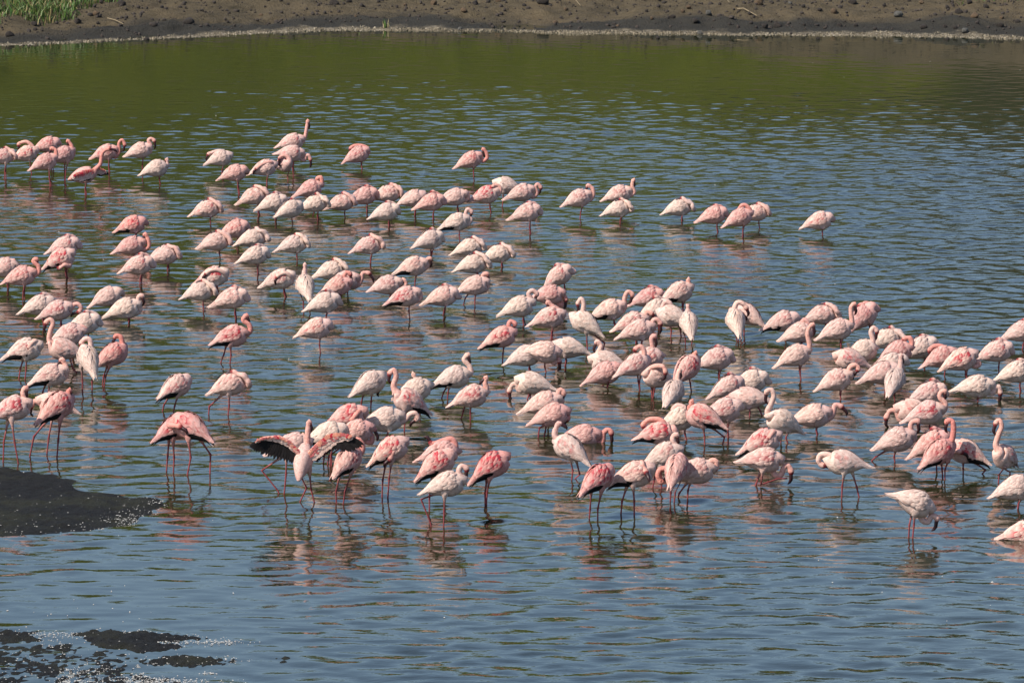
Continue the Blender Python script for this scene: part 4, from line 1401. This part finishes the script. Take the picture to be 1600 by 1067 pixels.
FL(1050, 615, 650, 66, 0, [(1060, 610), (1065, 604), (1060, 596), (1059, 588), (1062, 578)], 'white flamingo from behind with neck snaking up, in front of the round preening one', b=(1064, 588), pitch=22, one=True)
FL(1115, 562, 598, 6, 1, 'sl2', 'cream pink sleeping flamingo with bill laid on its back, between right clusters', one=False)
# ---- lower right centre
FL(1057, 656, 689, 2, 0, [(1075, 654), (1075, 643), (1066, 635), (1057, 634), (1052, 640)], 'cream flamingo curled up behind the pink striding bird, lower right centre', b=(1054, 648), pitch=22)
FL(1102, 652, 696, 168, 2, [(1084, 645), (1077, 637), (1082, 627)], 'pink flamingo striding left with dark bill on its chest, lower right centre', b=(1072, 637), red=0.7, blk=1, pitch=18, legs=[[(1100, 668), (1101, 682), (1101, 699)], [(1114, 668), (1132, 683), (1129, 694)]])
FL(1127, 642, 684, 4, 1, 'hid', 'grey pink flamingo behind the tail of the striding pink one')
FL(1134, 606, 628, 18, 1, 'sl2', 'grey pink sleeping flamingo with tufted head, right of the white upright one', pitch=18)
FL(1169, 597, 621, 4, 0, 'sl2', 'white sleeping flamingo with bill on back, behind the tufted grey pink one')
FL(1174, 622, 650, 176, 1, [(1157, 631), (1151, 633), (1145, 625), (1139, 620), (1134, 625)], 'pale pink flamingo reaching left with neck low, right', b=(1127, 633), pitch=2, legs=[[(1172, 636), (1172, 643), (1171, 653)], [(1184, 634), (1188, 642), (1191, 651)]])
FL(1226, 660, 692, 198, 0, [(1206, 654), (1199, 644), (1205, 631), (1209, 618), (1205, 609), (1198, 612)], 'white flamingo facing left with very tall hooked neck, right', b=(1195, 630), pitch=24, legs=[[(1229, 676), (1228, 684), (1232, 696)], [(1221, 676), (1220, 684), (1220, 690)]])
FL(1266, 650, 679, 2, 1, [(1288, 656), (1299, 651), (1303, 641), (1305, 633), (1314, 635)], 'pale flamingo stretching its neck forward with level head, right', b=(1325, 645), pitch=10, one=False)
FL(1188, 691, 722, 0, 1, [(1211, 690), (1213, 681), (1208, 675, 0.05), (1202, 684, 0.09)], 'flamingo preening with red wing edge, low in the water behind the feeding one', b=(1194, 692, 0), red=1.0, blk=1, pitch=20)
FL(1189, 718, 760, 2, 1, [(1207, 730), (1211, 742), (1220, 742), (1225, 730), (1231, 727), (1236, 736)], 'pink flamingo feeding with one red leg stretched forward, lower right', b=(1236, 758), pitch=-2, legs=[[(1189, 738), (1181, 757), (1180, 765)], [(1193, 738), (1189, 757), (1215, 748), (1230, 747)]])
FL(1323, 722, 778, 178, 0, [(1302, 716), (1292, 710), (1282, 711), (1279, 720), (1285, 727)], 'white flamingo facing left, scratching its chest with dark bill, lower right', b=(1303, 731), red=0.3, pitch=4, legs=[[(1317, 738), (1316, 760), (1315, 782)], [(1332, 738), (1339, 762), (1344, 785)]])
FL(1025, 677, 714, 0, 2, [(1041, 668), (1036, 659), (1026, 655), (1013, 656), (1005, 664)], 'ruffled flamingo with black wing feathers and curled orange neck, lower right centre', b=(1008, 675), red=1.0, blk=1, pitch=8, size=0.95)
FL(1034, 712, 762, 4, 0, [(1055, 711), (1062, 704), (1053, 692), (1051, 683), (1057, 679)], 'white flamingo with coiled neck above the pink bird with lowered head', b=(1061, 696), red=0.3, pitch=20, legs=[[(1025, 730), (1023, 746), (1019, 766)], [(1034, 730), (1034, 750), (1033, 772)]])
FL(932, 749, 812, 40, 3, 'hid', 'crimson flamingo seen from behind with white vent and black wingtips, foreground', red=1.0, blk=1, pitch=24, legs=[[(925, 770), (922, 795), (920, 820)], [(937, 770), (934, 795), (934, 812)]])
FL(987, 742, 805, 4, 1, [(1014, 746), (1013, 735), (1003, 723, 0.05), (1009, 737, 0.10)], 'pale flamingo bending its neck down over its breast, foreground right of crimson one', b=(1016, 750, 0.12), blk=1, red=0.3, pitch=16, legs=[[(981, 760), (972, 783), (970, 806)], [(992, 760), (991, 783), (991, 808)]])
FL(1084, 737, 779, 4, 1, [(1102, 739), (1107, 729), (1111, 720), (1119, 721), (1119, 731)], 'pale flamingo with hooked neck behind the pink lowered head bird, foreground right', b=(1106, 742), pitch=12, legs=[[(1071, 753), (1061, 771), (1059, 780)], [(1076, 753), (1075, 766), (1074, 784)]])
FL(1056, 735, 786, 70, 2, [(1041, 731), (1032, 733), (1028, 743), (1033, 753)], 'pink flamingo from behind lowering its head at left, foreground right', b=(1037, 748), red=0.5, pitch=30, legs=[[(1048, 754), (1048, 770), (1047, 788)], [(1058, 754), (1055, 770), (1053, 789)]])
# ---- right hand group
FL(1150, 504, 535, 100, 0, [(1149, 490), (1148, 481), (1152, 473), (1160, 474), (1166, 481)], 'white flamingo from behind with neck arched right, left end of the right group', b=(1170, 490), pitch=28, legs=[[(1147, 517), (1150, 527), (1153, 538)], [(1153, 517), (1154, 526), (1154, 534)]])
FL(1171, 493, 524, 158, 1, 'hid', 'pale pink flamingo behind the white one seen from behind, left end of the right group', pitch=26)
FL(1220, 503, 530, 0, 1, 'hid', 'pale flamingo with hidden head and dark tail, upper left of the right group', blk=1)
FL(1281, 492, 516, 0, 1, 'sl', 'pink sleeping flamingo at the top of the right group')
FL(1245, 521, 543, 2, 1, [(1263, 514), (1262, 504), (1256, 500), (1252, 506)], 'pale flamingo with neck curled up, directly behind the tall right group bird', b=(1250, 516))
FL(1239, 557, 593, 6, 1, [(1259, 552), (1265, 540), (1262, 524), (1264, 513), (1270, 507)], 'pale flamingo with tall neck and black bill at the front left of the right group', b=(1275, 526), pitch=22, one=False)
FL(1305, 516, 547, 4, 1, [(1324, 514), (1331, 505), (1330, 491), (1330, 480), (1335, 475)], 'pale pink flamingo with tall orange neck, top middle of the right group', b=(1339, 491), pitch=18, one=False)
FL(1346, 497, 532, 10, 2, 'sl2', 'steep bodied pink flamingo asleep behind the tall orange necked one', pitch=42, one=False)
FL(1344, 550, 580, 6, 0, [(1362, 543), (1364, 531), (1361, 519), (1365, 512), (1370, 517)], 'grey white flamingo with narrow looped neck, middle of the right group', b=(1368, 533), pitch=22)
FL(1331, 562, 592, 182, 1, [(1316, 567), (1308, 564), (1306, 556), (1312, 552), (1320, 557)], 'orange tinged flamingo preening with ring neck at left, middle of the right group', b=(1323, 570))
FL(1303, 595, 625, 4, 1, [(1326, 590), (1326, 580), (1330, 572), (1338, 571), (1341, 577)], 'pale flamingo with ring neck and dark bill on breast, front of the right group', b=(1330, 590), pitch=20, one=False)
FL(1382, 530, 557, 2, 0, 'sl', 'cream white sleeping flamingo right of the narrow looped neck')
FL(1398, 552, 582, 4, 2, [(1418, 546), (1425, 537), (1421, 528), (1413, 530)], 'pink flamingo with bright head curled back, right group', b=(1409, 538), pitch=22)
FL(1435, 545, 572, 4, 0, 'sl2', 'white sleeping flamingo between two pink ones, right group', pitch=22)
FL(1388, 570, 602, 2, 0, 'hid', 'greyish flamingo mostly hidden behind the pink back, right group')
FL(1374, 584, 614, 2, 1, 'hid', 'pink backed flamingo with hidden head, left of the thin upright white one')
FL(1397, 597, 628, 66, 0, [(1405, 583), (1407, 570), (1408, 555)], 'white flamingo from behind with straight raised neck, right group', b=(1412, 568), pitch=28, one=True)
FL(1468, 559, 587, 4, 2, [(1485, 556), (1480, 546), (1470, 541), (1459, 541), (1453, 547)], 'deep pink flamingo with orange neck laid along its back, right group', b=(1452, 555), red=0.3, pitch=20)
FL(1498, 563, 598, 4, 1, [(1516, 566), (1524, 572), (1531, 569), (1527, 565)], 'flamingo with crimson flank and neck looped low to the right, right group', b=(1518, 565), red=0.9, pitch=20, one=False)
FL(1553, 550, 586, 2, 1, 'sl2', 'plump pale flamingo with small red flank patch asleep, right side', red=0.4, one=True)
FL(1592, 519, 545, 0, 1, 'sl2', 'pale flamingo cut off by the right edge, uppermost there')
FL(1584, 582, 611, 0, 0, 'sl2', 'white sleeping flamingo at the right edge below the plump pale one', one=False)
FL(1521, 604, 627, 0, 0, [(1543, 612), (1551, 614), (1555, 606), (1560, 604), (1563, 613)], 'grey white flamingo feeding to the right with dark bill in the water, right side', b=(1562, 629), pitch=4, one=True)
FL(1447, 616, 640, 4, 1, 'sl2', 'pale flamingo with head resting on its back, behind the red streaked one', red=0.3)
FL(1431, 642, 668, 178, 1, [(1413, 651), (1406, 656), (1400, 643), (1391, 642), (1385, 652)], 'pale flamingo feeding left behind the red streaked one, right side', b=(1384, 666), pitch=8)
FL(1444, 646, 674, 2, 1, [(1465, 646), (1475, 641), (1477, 630), (1469, 621), (1470, 613), (1476, 611)], 'bright flamingo with red streaked wing and hooked neck, right side', b=(1477, 624), red=0.7, pitch=14)
FL(1397, 688, 721, 4, 1, [(1419, 690), (1429, 684), (1423, 671), (1425, 660), (1434, 658)], 'pink flamingo striding with hooked neck and black bill, right foreground', b=(1437, 679), pitch=16, legs=[[(1385, 702), (1368, 714), (1364, 718)], [(1399, 704), (1397, 714), (1399, 726)]])
FL(1452, 695, 736, 4, 2, 'sl2', 'pink flamingo behind the upright deep pink one, right foreground', pitch=24, one=True)
FL(1464, 709, 748, 26, 3, [(1482, 697), (1488, 685), (1490, 668), (1487, 657), (1480, 658)], 'deep pink flamingo with upright neck and black bill at left, right foreground', b=(1476, 674), red=0.6, blk=1, pitch=26, one=False)
FL(1513, 707, 741, 172, 1, 'hid', 'flamingo with red wing and black tail stepping away to the right, right foreground', red=0.8, blk=1, pitch=20, legs=[[(1505, 722), (1505, 732), (1505, 742)], [(1518, 720), (1540, 734), (1535, 740)]])
FL(1572, 715, 753, 236, 1, [(1562, 705), (1556, 696), (1560, 680), (1565, 666), (1561, 656), (1556, 661)], 'flamingo facing the camera with tall neck and black bill, right edge foreground', b=(1551, 677), pitch=20, legs=[[(1562, 728), (1561, 742), (1560, 756)], [(1577, 728), (1578, 738), (1578, 747)]])
FL(1583, 763, 794, 0, 0, 'hid', 'white flamingo with hidden head at the right edge, foreground', pitch=14, one=False)
FL(1426, 783, 840, 6, 0, [(1438, 800), (1441, 812), (1450, 815), (1456, 805), (1464, 809)], 'white flamingo feeding alone with dark bill in the water, front right', b=(1460, 836), pitch=-24, legs=[[(1424, 800), (1421, 820), (1420, 838)], [(1432, 800), (1428, 820), (1426, 841)]])
FL(1599, 833, 842, 0, 1, 'hid', 'red streaked flamingo bathing half under water at the right edge', red=0.9, pitch=4, one=True)
